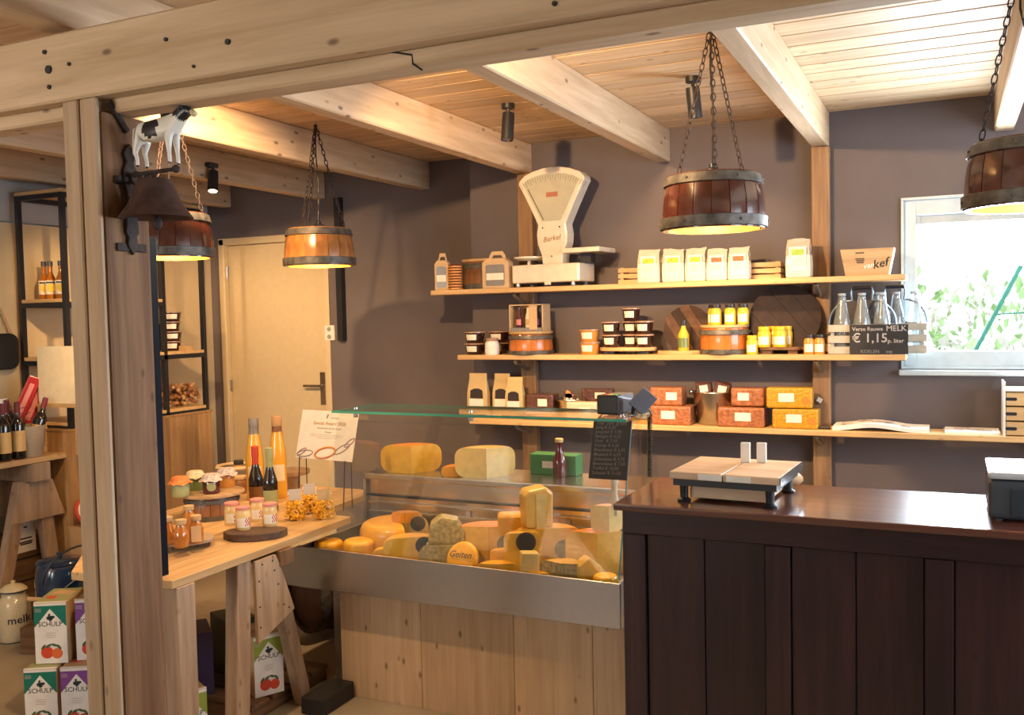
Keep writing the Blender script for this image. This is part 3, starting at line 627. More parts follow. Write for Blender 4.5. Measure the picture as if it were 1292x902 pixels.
flour_bag(991, 1022, 298, 347, 4.60, GL, 'large clear bag with lime green label at the shelf post', dep=.10)
# tapered wooden box with dark print
cx, w_, h = slot(1060, 1128, 311, 345, 4.62)
t = thing('wooden_box', 'tapered pale wooden box with dark lettering at the end of the top shelf', 'box', (cx, 4.66, Z1))
MB().prism([(-w_*.40, 0), (w_*.40, 0), (w_*.5, h), (-w_*.5, h)], -.04, -.03).build('front_panel', CRW, t)
MB().prism([(-w_*.40, 0), (w_*.40, 0), (w_*.5, h), (-w_*.5, h)], .08, .09).build('back_panel', CRW, t)
for s in (-1, 1): MB().prism([(s*w_*.40, 0), (s*w_*.5, h), (s*w_*.5-s*.008, h), (s*w_*.40-s*.008, 0)], -.03, .08).build('side_panel', CRW, t)
MB().box(-w_*.38, w_*.38, -.03, .08, 0, .008).build('bottom', CRW, t)
b = MB()
for k, (x, z, ww) in enumerate(((-.13, .82, .16), (-.13, .60, .17), (-.12, .53, .15), (-.12, .46, .13))): b.box(w_*(x-ww/2), w_*(x+ww/2), -.0412, -.0401, h*z, h*(z+.055))
stuff(b.build('stamp', mat('stamp_ink', (.12, .08, .05), .7), t))
text('van', .036, t, FRONT(w_*.03, -.0412, h*.36, .15), PAPER, shear=.3); text('kef', .055, t, FRONT(w_*.24, -.0412, h*.42, .2), INK, shear=.3)

# ----------------------------------------------------------- middle shelf
def pj(x0, x1, yt, yb, Y): 
    cx, w_, h = slot(x0, x1, yt, yb, Y); return cx, w_*.93/2, h
def tubs(rows, content, label, group, Y, x, rr, hh, n, z0=0):
    for k in range(n): tub(rr, hh, content, (x, Y, z0+hh*k), label, group)
cx, r, h = pj(587, 612, 417, 446, 4.66); g_ = 'dark syrup tubs by the orange barrel'; lb = ['lower dark syrup tub of the stack apart from the orange barrel', 'upper dark syrup tub of the stack apart from the orange barrel', 'lower dark syrup tub behind the white labelled jar', 'upper dark syrup tub behind the white labelled jar']
for k in range(2): tub(r, h/2, 'darksyrup', (cx, 4.66, Z2+h/2*k), lb[k], g_)
cx2, r2, _ = pj(615, 641, 417, 446, 4.72)
for k in range(2): tub(r, h/2, 'darksyrup', (cx2, 4.74, Z2+h/2*k), lb[2+k], g_)
cx, r, h = pj(612, 630, 425, 446, 4.62); jar(r, h, 'white', 'lidclear', (cx, 4.62, Z2), 'small jar with a big white label before the dark tubs', lab=PAPER)
cx, w_, h = slot(639, 696, 419, 447, 4.66); small_barrel('orange glazed barrel stand carrying the gift bottle box', cx, 4.69, Z2, w_*.44, h*.92, 'orange', 18); ZB = Z2+h*.92+.014; CXB = cx
cx, w_, h = slot(648, 689, 384, 418, 4.66)
t = thing('gift_bottle_carrier', 'kraft carrier with small juice bottles standing on a barrel stand', 'gift box', (CXB, 4.68, ZB))
hh = h*1.0
MB().box(-w_/2, w_/2, -.05, .05, 0, .02).build('tray', COL['grey'], t)
for s in (-1, 1): MB().box(s*w_/2-.004, s*w_/2+.004, -.05, .05, .0, hh).build('side', COL['kraftlight'], t)
MB().box(-w_/2, w_/2, -.05, .05, hh-.006, hh).build('top', COL['kraftlight'], t); MB().box(w_*.10, w_*.34, -.0525, -.05, .01, hh*.95).build('strap', COL['kraftlight'], t)
for k, (c_, l_) in enumerate((('jam', 'pink'), ('cream', 'tan'), ('darksyrup', 'purple'))):
    xx = -w_*.28+k*w_*.28
    bb = MB().lathe([(.016, .021), (.017, .03), (.017, hh*.5), (.009, hh*.75), (.009, hh*.88)], 12, M=T(xx, -.02, 0)).build('small_bottle', COL[c_], t)
    MB().lathe([(.0176, .035), (.0176, hh*.45)], 10, a0=-pi/2-1, a1=-pi/2+1, cap=False, M=T(xx, -.02, 0)).build('label', COL[l_], bb)
cx, r, h = pj(731, 757, 415, 447, 4.64)
for k in range(2): tub(r, h/2, 'caramel', (cx, 4.64, Z2+h/2*k), ['lower', 'upper'][k]+' orange caramel tub in the short stack of two', 'caramel tubs')
cx, w_, h = slot(756, 827, 437, 447, 4.66)
t = thing('serving_board', 'wooden serving board on feet under the dark syrup tubs', 'board', (cx, 4.68, Z2)); MB().lathe([(w_*.49, .018), (w_*.5, .022), (w_*.5, .034), (w_*.49, .036)], 24, M=Matrix.Diagonal((1, .55, 1, 1))).build('board', SHELFW, t)
for xx in (-.3, .3): MB().box(w_*xx-.03, w_*xx+.03, -.04, .04, 0, .0175).build('foot', BLACK, t)
zb = Z2+.036; cxm, r, h = pj(759, 783, 404, 437, 4.66); lb = {771: ' at the caramel tub end', 794: ' in the middle', 813: ' at the striped board end'}; g_ = 'syrup tub pyramid'
for px in (771, 794, 813):
    x = at(px, 420, Y=4.66).x
    for k in range(2): tub(r if px != 794 else r*.95, h/2, 'darksyrup', (x, 4.66 if px != 794 else 4.70, zb+h/2*k), ['lower', 'upper'][k]+' dark syrup tub of the pyramid'+lb[px], g_)
x = at(795, 400, Y=4.66).x; tub(r, h/2, 'darksyrup', (x, 4.68, zb+h), 'single dark syrup tub crowning the tub pyramid')
# round boards leaning on the wall
def round_board(label, cx, cz, r, Y, ax, dark, strips=True, tilt=.20):
    t = thing('round_board', label, 'board', (cx, Y, cz))
    M0 = T(0, 0, r*cos(tilt)+.002, rx=-tilt+pi/2)
    n = 5; wd = 2*r/n; bd = wood('board_dark', (.030, .014, .010), (.06, .028, .02), 'y', 1, .75, .2); cols = (bd, wood('board_walnut', (.08, .038, .022), (.15, .075, .045), 'y', 1, .75, .2)) if strips else (wood('board_black', (.016, .009, .009), (.034, .018, .016), 'y', 1, .8, .2),)*2
    for k in range(n):
        a0, a1 = -r+wd*k, -r+wd*(k+1)-.001; pts = []
        for i in range(9): x = a0+(a1-a0)*i/8; pts.append((x, (max(0, r*r-x*x))**.5))
        for i in range(8, -1, -1): x = a0+(a1-a0)*i/8; pts.append((x, -(max(0, r*r-x*x))**.5))
        MB().prism(pts, -.009, .009+.004*(k % 2), 'xy', M=M0 @ T(rz=ax)).build('strip', cols[k % 2], t)
    return t
cx, w_, h = slot(838, 897, 381, 446, 4.76); round_board('dark round striped board leaning on wall behind the yellow bottle', cx, Z2, .125, 4.765, .6, True)
cx, w_, h = slot(950, 1036, 358, 446, 4.78); round_board('very dark large round board leaning behind the yellow jars', cx, Z2, .172, 4.735, .7, False, False)
cx, w_, h = slot(827, 884, 442, 448, 4.62); tag(MB().lathe([(w_*.49, 0), (w_*.5, .004), (w_*.5, .014), (w_*.49, .018)], 24, M=Matrix.Diagonal((1, .5, 1, 1))).build('cheese_board', SHELFW, None, (cx, 4.66, Z2)), 'thin oval pale board under the yellow bottle', 'board')
cx, r, h = pj(855, 870, 404, 443, 4.64); bottle('dressing_bottle', r, h, 'mustard', 'cap_dark', (cx, 4.64, Z2+.018), 'yellow dressing bottle with green label on oval board', lab='green', neck=.42, shoulder=.6, caph=.16)
cx, w_, h = slot(879, 945, 412, 448, 4.64); small_barrel('orange barrel stand with pale hoops under the mustard jars', cx, 4.69, Z2, w_*.45, h*.93, 'orange', 20, r1=w_*.44); ZB2 = Z2+h*.93+.014
g_ = 'mustard jars on barrel'
for px, dy in ((897, .05), (903, 0), (921, 0), (937, .01)):
    _, r, h = pj(914, 929, 385, 411, 4.66); jar(r*1.05, h, 'mustard', 'cap_dark', (at(px, 400, Y=4.66).x, 4.665+dy, ZB2), {897: 'mustard jar with dark lid hidden behind another on the barrel stand', 903: 'mustard jar on the barrel stand nearest the dressing bottle', 921: 'mustard jar in the middle of the barrel stand top', 937: 'mustard jar on the barrel stand nearest the brown serving board'}[px], g_)
_, r, h = pj(942, 957, 423, 447, 4.62); jar(r*1.05, h, 'mustard', 'yellow', (at(949, 440, Y=4.62).x, 4.62, Z2), 'single bright yellow mustard jar standing on the shelf')
cx, w_, h = slot(958, 1012, 437, 447, 4.66)
t = thing('serving_board', 'brown serving board on feet under bright yellow jars', 'board', (cx, 4.67, Z2)); MB().prism(rrect(w_, .09, .03, 4, 0, 0), .02, .034, 'xy').build('board', OLDW('x'), t, bev=.002)
MB().box(w_*.44, w_*.44+.09, -.018, .018, .022, .032).build('handle', OLDW('x'), t)
for xx in (-.3, .3): MB().box(w_*xx-.022, w_*xx+.022, -.03, .03, 0, .0198).build('foot', OLDW('x'), t)
_, r, h = pj(956, 975, 411, 437, 4.66)
for px, dy in ((965, 0), (975, .045), (985, 0), (991, .05)): jar(r*(.98 if dy == 0 else .9), h, 'mustard', 'yellow', (at(px, 425, Y=4.66).x, 4.645+dy, Z2+.034), ('bright yellow jar at the front of the brown serving board' if dy == 0 else 'bright yellow jar at the back of the brown serving board'), 'yellow jars on board')
for px, Y, c_ in ((1021, 4.62, 'caramel'), (1034, 4.62, 'caramel'), (1046, 4.67, 'brown')):
    _, r, h = pj(1014, 1029, 420, 445, 4.64); jar(r, h, c_, 'cap_dark', (at(px, 440, Y=Y).x, Y, Z2), ('amber preserve jar next to the brown serving board' if px < 1025 else 'amber preserve jar between another amber jar and the milk crate') if c_ != 'brown' else 'brown preserve jar tucked against the milk crate', 'amber jars' if c_ != 'brown' else None)
# milk crates with bottles
MG = mat('milk_bottle_glass', (.62, .72, .78), .08, coat=.8, tr=.75)  # pale blue body tint stands in for window light reflected on the bottles
def milk_crate(label, x0, x1, Y, blab, grp, bs):
    cx, w_, h = slot(x0, x1, 405, 446, Y); d = .10
    t = thing('milk_crate', label, 'crate', (cx, Y+d/2, Z2))
    CW = mat('crate_whitewash', (.42, .40, .34), .6, 0, .1)
    for k in range(3):
        z0 = h*(.02+.34*k)
        for s in (-1, 1):
            MB().box(-w_/2, w_/2, s*d/2-.005, s*d/2+.005, z0, z0+h*.22).build('slat', CW, t)
        for s in (-1, 1): MB().box(s*w_/2-.005, s*w_/2+.005, -d/2+.006, d/2-.006, z0, z0+h*.22).build('end_slat', CW, t)
    for s in (-1, 1):
        for s2 in (-1, 1): MB().box(s*(w_/2-.014)-.008, s*(w_/2-.014)+.008, s2*(d/2-.014)-.008, s2*(d/2-.014)+.008, 0, h*.9).build('corner_post', CW, t)
    MB().box(-w_/2+.006, w_/2-.006, -d/2+.006, d/2-.006, .0, .006).build('bottom', CW, t)
    HW = h*.95; zt = h*2.05; pts = [(-w_/2-.006, 0, h*.8)]
    for k in range(8): a = pi-k*pi/2/7*.95; pts.append((-w_*.12+cos(a)*(w_*.40), 0, h*.95+sin(a)*h*.72))
    pts += [(-w_*.17, 0, zt-.02), (-w_*.15, 0, zt)]; pts += [(-x, y, z) for x, y, z in reversed(pts)]
    MB().tube(pts, .0055, 8).build('wire_handle', mat('blue_steel', (.18, .25, .32), .35, .8), t); MB().tube([(-w_*.15, 0, zt), (w_*.15, 0, zt)], .009, 8).build('grip', BLACK, t)
    for xx, yy in bs:
        bt = thing('milk_bottle', blab, 'bottle', (cx+xx*w_, Y+d/2+yy, Z2+.0065), 0, grp); R_ = .042; H_ = h*1.85
        MB().lathe([(R_*.9, 0), (R_, .006), (R_, H_*.46), (R_*.80, H_*.62), (R_*.44, H_*.88), (R_*.38, H_*.95), (R_*.42, H_*.96), (R_*.42, H_)], 18, cap=False).build('glass_body', MG, bt)
        MB().lathe([(R_*.43, H_*.965), (R_*.43, H_*1.0), (.001, H_*1.004)], 14, cap=False).build('rim', mat('bottle_rim', (.35, .42, .48), .2), bt)
    return t
milk_crate('grey slatted milk crate with wire handle behind the chalk price sign', 1046, 1128, 4.60, 'clear milk bottle in the crate behind the chalk price sign', 'milk bottles, sign crate', ((-.31, 0), (0, 0), (.31, 0)))
milk_crate('grey slatted milk crate with wire handle against the window', 1090, 1168, 4.715, 'clear milk bottle in the crate against the window', 'milk bottles, window crate', ((-.30, 0), (.02, 0), (.32, 0)))
cx, w_, h = slot(1072, 1146, 408, 446, 4.585)
t = thing('chalk_sign', 'black chalk price sign for fresh milk hung before the crates', 'sign', (cx, 4.587, Z2)); MB().box(-w_/2, w_/2, -.004, .004, .001, h).build('slate', SLATE, t)
text('Verse Rauwe', .025, t, FRONT(-w_*.19, -.0045, h*.85), CHALK); text('MELK', .036, t, FRONT(w_*.30, -.0045, h*.86), CHALK)
text('€ 1,15', .058, t, FRONT(-w_*.15, -.0045, h*.54), CHALK); text('p. liter', .026, t, FRONT(w_*.29, -.0045, h*.45), CHALK)
text('KOELEN', .022, t, FRONT(-w_*.15, -.0045, h*.10), mat('chalk_faint', (.2, .19, .18), .9)); text('svp', .022, t, FRONT(w_*.18, -.0045, h*.10), mat('chalk_faint', (.2, .19, .18), .9))
# ----------------------------------------------------------- lowest shelf
def coffee_bag(x0, x1, yt, yb, Y, label, group=None):
    cx, w_, h = slot(x0, x1, yt, yb, Y); h += .055
    t = thing('treat_bag', label, 'bag', (cx, Y+.03, Z3), 0, group); d = .05
    vs = []; lv = [(0, .96, 1), (.05, 1, 1), (.55, 1, .9), (.88, .86, .3), (1, .88, .06)]; fs = []
    for z, a, q in lv: vs += [(sx*w_/2*a, sy*d/2*q, z*h) for sx, sy in ((-1,-1),(1,-1),(1,1),(-1,1))]
    for j in range(4):
        for i in range(4): fs.append((j*4+i, j*4+(i+1) % 4, j*4+4+(i+1) % 4, j*4+4+i))
    fs += [(3,2,1,0), (16,17,18,19)]
    MB().add(vs, fs).build('paper_bag', COL['tan'], t, bev=.003)
    MB().prism([(-w_*.32, h*.44), (w_*.32, h*.44), (w_*.30, h*.62), (w_*.12, h*.66), (-w_*.1, h*.66), (-w_*.30, h*.62)], -d*.53, -d*.505).build('dark_contents', COL['raisin'], t)
    MB().box(-w_*.36, w_*.34, -d*.53, -d*.505, h*.22, h*.43).build('label', PAPER, t)
    return t
g_ = 'tan treat bags'
coffee_bag(588, 613, 464, 508, 4.64, 'tan paper bag with dark sweets, set apart from its pair'); coffee_bag(620, 642, 464, 508, 4.66, 'tan paper bag with dark sweets, standing behind its neighbour'); coffee_bag(636, 658, 467, 508, 4.62, 'tan paper bag with dark sweets, next to the cakes')
def loaf(x0, x1, yt, yb, Y, z, m_, label, group=None, d=.10, lx=.62, rz=0, film=True, nm='wrapped_cake', lm2=LABELP, dot=False):
    cx, w_, h = slot(x0, x1, yt, yb, Y)
    t = thing(nm, label, 'cake', (cx, Y+d/2, z), rz, group)
    b = MB(); n = 5; vs = []
    me_ = MB().box(-w_/2, w_/2, -d/2, d/2, 0, h).build('loaf', m_, t, bev=min(h, d)*.12, seg=3)
    l_ = MB().box(w_*(lx-.5)-w_*.17, w_*(lx-.5)+w_*.17, -d/2-.0016, -d/2-.0004, h*.32, h*.74).build('label', lm2, t)
    if dot: MB().prism(circ(h*.18, 12, w_*.36, h*.4), -d/2-.0016, -d/2-.0004).build('sticker', COL['orange'], t)
    return t
def crumb(name, c, c2, s=60):
    m_ = mat(name, c, .3, 0, .35, s, coat=.5, bump=.4); return m_
GB = crumb('gingerbread', (.36, .13, .05), 0); DKC = crumb('dark_cake', (.10, .035, .02), 0); YP = crumb('yellow_wrap', (.58, .30, .02), 0, 90); CKB = crumb('cake_tan', (.50, .24, .09), 0)
loaf(663, 697, 481, 503, 4.64, Z3+.045, DKC, 'dark wrapped cake lying on a tan cake near the treat bags')
cx, w_, h = slot(660, 697, 505, 520, 4.64)
tag(MB().box(-w_/2, w_/2, -.05, .05, 0, .044).build('wrapped_cake', CKB, None, (cx, 4.69, Z3), bev=.01, seg=2), 'tan wrapped cake underneath the dark one near the treat bags', 'cake')
# steel bowl of wrapped wedges
def bucket(label, x0, x1, yt, Y, z, h, tap=.74, knob=True, m_=STEEL):
    cx, w_, _ = slot(x0, x1, yt, yt+30, Y); r = w_/2
    t = thing('steel_bucket', label, 'bucket', (cx, Y+r, z))
    MB().lathe([(r*tap*.93, 0), (r*tap, .004), (r*.97, h*.98), (r*1.0, h), (r*.94, h*.99), (r*tap*.95, .01), (.001, .01)], 28, cap=False).build('bucket_body', m_, t)
    b = MB(); b.tube([((r)*cos(2*pi*k/28), (r)*sin(2*pi*k/28), h) for k in range(28)], .004, 6, closed=True); b.build('rim', m_, t)
    if knob:
        for s in (-1, 1): MB().ball(.013, T(s*(r+.008), 0, h-.004)).build('handle_knob', m_, t)
    return t, cx, r
t, cx, r = bucket('small steel bowl of wrapped wedges behind the cheese case', 694, 732, 497, 4.63, Z3, .11, .7, False)
for k, (dx, a) in enumerate(((-.02, .5), (.022, -.5))):
    tt = thing('wrapped_wedge', 'orange brown wrapped wedge sticking out of the small steel bowl', 'cake', (cx+dx, 4.63+r-.01, Z3+.06), 0, 'wedges in bowl')
    q = MB().prism([(-.03, 0), (.03, 0), (.02, .085), (-.028, .10)], -.015, .015, M=T(ry=a*.6)).build('wedge', DKC if k else CKB, tt, bev=.004); MB().box(-.014, .014, -.0175, -.0155, .03, .06, M=T(ry=a*.6)).build('label', LABELP, tt)
loaf(714, 752, 489, 514, 4.60, Z3+.0, mat('nougat_box', (.62, .50, .38), .4, 0, .1), 'clear box of pale sweets with nuts behind the case glass', d=.08)
loaf(753, 790, 487, 512, 4.63, Z3+.04, CKB, 'orange brown wrapped cake behind the card terminal', d=.09)
tag(MB().box(-.09, .09, -.05, .05, 0, .039).build('wrapped_cake', GB, None, (at(776, 520, Y=4.68).x, 4.675, Z3), bev=.01, seg=2), 'gingerbread cake lying under the cake behind the card terminal', 'cake')
loaf(733, 772, 482, 500, 4.735, Z3+.09, DKC, 'dark wrapped cake at the very back above the sweets box', d=.045); tag(MB().box(-.08, .08, -.03, .03, 0, .089).build('cake_carton', COL['kraft'], None, (at(753, 505, Y=4.75).x, 4.7585, Z3)), 'kraft carton at the back carrying a dark wrapped cake', 'box')
cx, w_, h1 = slot(820, 871, 514, 537, 4.60)
loaf(820, 871, 514, 538, 4.60, Z3, GB, 'big gingerbread loaf lying flat left of the steel bucket', d=.13, lx=.45)
loaf(820, 860, 490, 513, 4.61, Z3+h1+.004, GB, 'gingerbread loaf on top of another beside the card terminal', d=.11, lx=.68)
t, cx, r = bucket('shiny steel bucket holding dark wrapped cakes on the lowest shelf', 868, 921, 500, 4.60, Z3, .165, .70)
for k, (dx, dy, a) in enumerate(((-.035, .0, -.25), (.03, -.012, .35), (.045, .025, .1))):
    tt = thing('wrapped_cake', 'dark wrapped cake standing in the shiny steel bucket', 'cake', (cx+dx*.8, 4.60+r+dy, Z3+.06), 0, 'cakes in the bucket')
    MB().prism([(-.04, 0), (.035, 0), (.04, .15), (-.04, .16)], -.018, .018, M=T(ry=a*.6)).build('cake', DKC, tt, bev=.005); MB().box(-.02, .022, -.0205, -.0185, .105, .14, M=T(ry=a*.6)).build('label', LABELP, tt)
cx, w_, h1 = slot(905, 964, 516, 541, 4.60)
loaf(905, 964, 516, 541, 4.60, Z3, GB, 'big gingerbread loaf right of the steel bucket, below another', d=.13, lx=.55)
loaf(922, 964, 492, 515, 4.62, Z3+h1+.004, GB, 'gingerbread loaf stacked right of the steel bucket', d=.11, lx=.38)
cx, w_, h1 = slot(974, 1032, 518, 543, 4.60)
loaf(974, 1032, 518, 543, 4.60, Z3, YP, 'yellow foil wrapped cake, lower of two, by the shelf post', d=.11, lx=.48, dot=True)
loaf(966, 1024, 491, 517, 4.60, Z3+h1+.003, YP, 'yellow foil wrapped cake, upper of two, by the shelf post', d=.11, lx=.44, dot=True, rz=.05)
# price card clip, magazines, papers, drawer block
tt = thing('card_clip', 'small clip with a white card on the shelf post', 'clip', at(1034, 505, Y=4.77)); MB().box(-.012, .012, -.002, .002, -.01, .012, M=T(ry=.5)).build('card', PAPER, tt); MB().box(-.004, .004, .002, .02, -.02, .0).build('clip', STEEL, tt)
def magazine(x0, x1, Y, d, z, n, label, curl, m_):
    a = at(x0, 540, Y=Y).x; b_ = at(x1, 545, Y=Y).x
    t = thing('magazine', label, 'magazine', ((a+b_)/2, Y, z)); w_ = b_-a
    top = [(-w_/2+w_*i/12, curl*sin(pi*min(1, (i/12)*1.15))**2) for i in range(13)]
    MB().prism([(x, zz+n) for x, zz in top]+[(x, zz) for x, zz in reversed(top)], 0, d).build('pages', m_, t, bev=.0)
    b = MB()
    for (u, v, s) in ((.2, .4, .05), (.55, .5, .06), (.75, .35, .04), (.35, .7, .04)):
        i = int(u*12); zc = top[i][1]+n
        b.box(w_*(u-.5)-s, w_*(u-.5)+s*.6, d*v-.02, d*v+.02, zc+.0012, zc+.0026)
    stuff(b.build('cover_print', mat('cover_print', (.55, .42, .34), .6, 0, .4, 30), t)); return t
magazine(1050, 1172, 4.60, .19, Z3, .018, 'thick curling magazines lying open on the lowest shelf', .018, PAPER)
magazine(1192, 1262, 4.61, .17, Z3, .012, 'flat stack of white papers beside the drawer block', .0, PAPER)
tt = thing('car_key', 'black folded key case beside the yellow cakes', 'key', (at(1040, 545, Y=4.62).x, 4.64, Z3)); MB().cbox(.05, .03, .014).build('case', BLACKP, tt, bev=.005, seg=2)
x = at(1266, 525, Y=4.60).x
t = thing('drawer_block', 'small wooden drawer block with dark slots at the shelf end', 'drawers', (x, 4.60, Z3))
MB().box(0, .008, -.012, .2, 0, .235).build('side_panel', WHITEP, t); MB().box(.292, .30, -.012, .2, 0, .205).build('side_panel', WHITEP, t); MB().box(.008, .292, -.012, .2, .197, .205).build('top_panel', WHITEP, t); MB().box(.008, .292, .192, .2, 0, .197).build('back_panel', WHITEP, t)
for k in range(3):
    d_ = MB().box(.01, .29, -.005, .19, .004+.065*k, .062+.065*k).build('drawer', SHELFW, t, bev=.002); MB().prism(rrect(.045, .014, .006, 3, .03, .033+.065*k), -.0065, -.004).build('finger_slot', BLACK, d_)

# ================================================================= DARK COUNTER
KX0, KX1, KY0, KY1, KZ = -.919, 1.20, 2.663, 3.158, 1.02
t = thing('shop_counter', 'dark mahogany panelled shop counter with glossy top', 'counter', (0, KY0, 0))
y0 = .025
MB().box(KX0-.01, KX1, -.0, KY1-KY0, KZ-.022, KZ).build('counter_top', wood('mahogany_top', (.055, .017, .011), (.13, .045, .026), 'x', .9, .30, .2, coat=1.0, bump=.008, crough=.13), t, bev=.006, seg=2)
MB().box(KX0+.03, KX1-.02, y0+.035, KY1-KY0-.03, .0, KZ-.023).build('carcass', DARKW('z'), t)
rz_ = (KZ-.14)
MB().box(KX0+.01, KX1-.02, y0, y0+.034, KZ-.095, KZ-.023).build('top_rail', DARKW('x'), t, bev=.003)
MB().box(KX0+.01, KX1-.02, y0, y0+.034, 0, .12).build('bottom_rail', DARKW('x'), t, bev=.003)
st = []
for px in (800, 981, 1185):
    x = at(px, 780, Y=KY0+y0).x; st.append(x)
st[0] = KX0+.045
for x in st+[st[2]+.55]: MB().box(x-.035, x+.035, y0, y0+.034, .121, KZ-.096).build('stile', DARKW('z'), t, bev=.003)
sx = st+[st[2]+.55]
for i in range(3):
    a, b_ = sx[i]+.036, sx[i+1]-.036; n = 2
    for k in range(n): MB().box(a+(b_-a)*k/n+.0012, a+(b_-a)*(k+1)/n-.0012, y0+.018, y0+.0345, .122, KZ-.097).build('panel_board', DARKW('z'), t, bev=.002)
# wrapping board scale on the counter
c0 = at(846, 614, Z=KZ+.012); c1 = at(973, 632, Z=KZ+.012)
px0 = at(848, 632, Z=KZ).x; px1 = at(985, 645, Z=KZ).x
cx = (px0+px1)/2+.005; w_ = (px1-px0)
t = thing('cutting_scale', 'low counter scale with wooden board top and black frame', 'scale', (cx, 2.89, KZ), rad(-3)); d = .32
BT = wood('pale_board', (.50, .35, .22), (.66, .50, .35), 'x', 1, .5, .1)
MB().box(-w_/2, -.004, -d/2, d/2, .072, .094).build('board_half', BT, t, bev=.002); MB().box(.000, w_/2, -d/2, d/2, .072, .094).build('board_half', BT, t, bev=.002)
MB().box(w_/2+.0005, w_/2+.004, -d/2, d/2, .070, .095).build('edge_strip', STEEL, t)
MB().box(-w_/2+.01, w_/2-.01, -d/2+.006, d/2-.01, .052, .071).build('frame', BLACK, t)
for sx_ in (-1, 1):
    for sy_ in (-1, 1): 
        MB().lathe([(.02, 0), (.022, .006), (.012, .012), (.014, .05)], 12, M=T(sx_*(w_/2-.035), sy_*(d/2-.035), 0)).build('foot', BLACK, t)
MB().box(-w_/2+.05, w_/2-.05, -d/2+.05, d/2-.05, .010, .045).build('inner_box', BT, t)
for xx in (-.075, .01): MB().box(xx, xx+.072, -d/2-.003, -d/2, .074, .091).build('edge_clip', WHITEP, t)
for k, dx in enumerate((-.002, .052)):
    o = tag(MB().box(-.015, .015, -.006, .006, 0, .064).build('wooden_tile', WHITEP, None, (cx+dx*.9+.012, 2.975+.01*k, KZ+.094), bev=.002), 'pale upright wooden tile standing on the cutting scale', 'tile', 'upright tiles')
tt = thing('rolled_bag', 'small brown crumpled paper roll behind the cutting scale', 'bag', (at(990, 606, Y=3.10).x, 3.10, KZ)); MB().ball(.04, T(0, 0, .028), 0, 10, 7, (1.5, .8, .7)).build('paper_roll', COL['kraftlight'], tt); MB().lathe([(.016, 0), (.024, .02)], 10, M=T(-.058, 0, .03, ry=-pi/2)).build('twist', COL['kraftlight'], tt)
# dark case with bright lid at the right end
x = at(1247, 640, Y=2.79).x
t = thing('receipt_printer', 'dark grey label printer box with pale lid on the counter', 'printer', (x, 2.775, KZ)); t.scale = (.89, .89, .89); DG = mat('printer_grey', (.045, .055, .065), .4)
MB().box(0, .34, 0, .30, .006, .125).build('body', DG, t, bev=.018, seg=3)
MB().box(-.002, .342, -.002, .302, .127, .148).build('lid', mat('printer_lid', (.45, .48, .5), .25, coat=.5), t, bev=.008, seg=2)
MB().box(.06, .30, -.003, .001, .02, .10).build('front_panel', mat('printer_front', (.03, .04, .05), .35), t, bev=.001)
for xx in (.03, .30):
    for yy in (.03, .27): MB().lathe([(.012, 0), (.012, .0065)], 8, M=T(xx, yy, 0)).build('foot', BLACK, t)
text('V', .03, t, FRONT(.105, -.0035, .075), mat('silver_print', (.5, .5, .52), .4)); text('POS', .012, t, FRONT(.105, -.0035, .055), mat('silver_print', (.5, .5, .52), .4))
# low plank behind counter
tag(MB().box(-.50, .9, 0, .16, 0, .022).build('back_plank', SHELFW, None, (0, 4.62, .62)), 'dim wooden plank ledge behind the counter near the wall', 'plank')
for x_ in (-.45, .85): tag(MB().box(-.03, .03, 0, .14, 0, .62).build('plank_leg', OLDW('z'), None, (x_, 4.63, 0)), 'rough wooden upright under the plank behind the counter', 'upright', 'plank uprights')

# ================================================================= CHEESE CASE
EX0, EX1, EY = -2.48, -1.06, 3.10
t = case = thing('cheese_display_case', 'glass and steel refrigerated cheese case on pine plank base', 'display case', (0, EY, 0))
ZB0, ZB1, ZM, ZT = .472, .638, .89, 1.215
# base boards
BB = wood('case_pine', (.47, .32, .185), (.60, .44, .28), 'z', .9, .5, .75)
edges = [-2.345, at(531, 800, Y=3.2).x, at(648, 800, Y=3.2).x, at(748, 830, Y=3.2).x, -1.055]
for a, b_ in zip(edges[:-1], edges[1:]): MB().box(a+.0008, b_-.0008, .10, .118, .0, ZB0-.002).build('base_board', BB, case, bev=.0015)
MB().box(-2.33, -1.06, .12, .80, .0, ZB0-.004).build('base_carcass', OLDW('z'), case)
# steel band with bevelled left end
MB().prism([(-2.605, ZB0+.005), (EX1, ZB0), (EX1, ZB1), (EX0, ZB1+.012), (-2.625, ZB1-.055)], 0, .012).build('front_band', STEEL, case, bev=.002)
MB().box(EX0, EX1, .0125, .70, ZB0, ZB0+.05).build('well_tray', STEEL, case)
MB().box(EX0+.004, EX1-.004, .02, .46, ZB0+.05, .585).build('well_floor', mat('well_floor', (.35, .34, .32), .4, .5), case)
MB().box(EX0, EX0+.012, .0125, .70, ZB0+.05, .645).build('well_end', STEELD, case)
MB().box(EX1-.012, EX1, .0125, .70, ZB0+.05, .64).build('well_end', STEELD, case)
# back housing: steel strips
yb = .47
b = MB(); b.box(EX0+.03, EX1-.012, yb, yb+.012, .585, ZM-.03); b.build('back_panel', STEEL, case)
for z0, z1, m_ in ((.70, .716, STEEL), (.745, .758, STEEL), (.655, .668, STEEL), (.78, .79, BLACK)): MB().box(EX0+.032, EX1-.013, yb-.012, yb-.0005, z0, z1).build('back_rail', m_, case, bev=.002)
for x in (-1.92, -1.45): MB().box(x, x+.02, yb-.010, yb-.0008, .717, .744).build('rail_clip', STEELD, case)
MB().box(EX0+.045, EX1-.012, yb-.035, .74, ZM-.028, ZM).build('upper_deck', STEEL, case, bev=.005, seg=2)
MB().box(EX0+.03, EX0+.045, yb-.02, .70, .585, ZM-.03).build('end_support', STEELD, case)
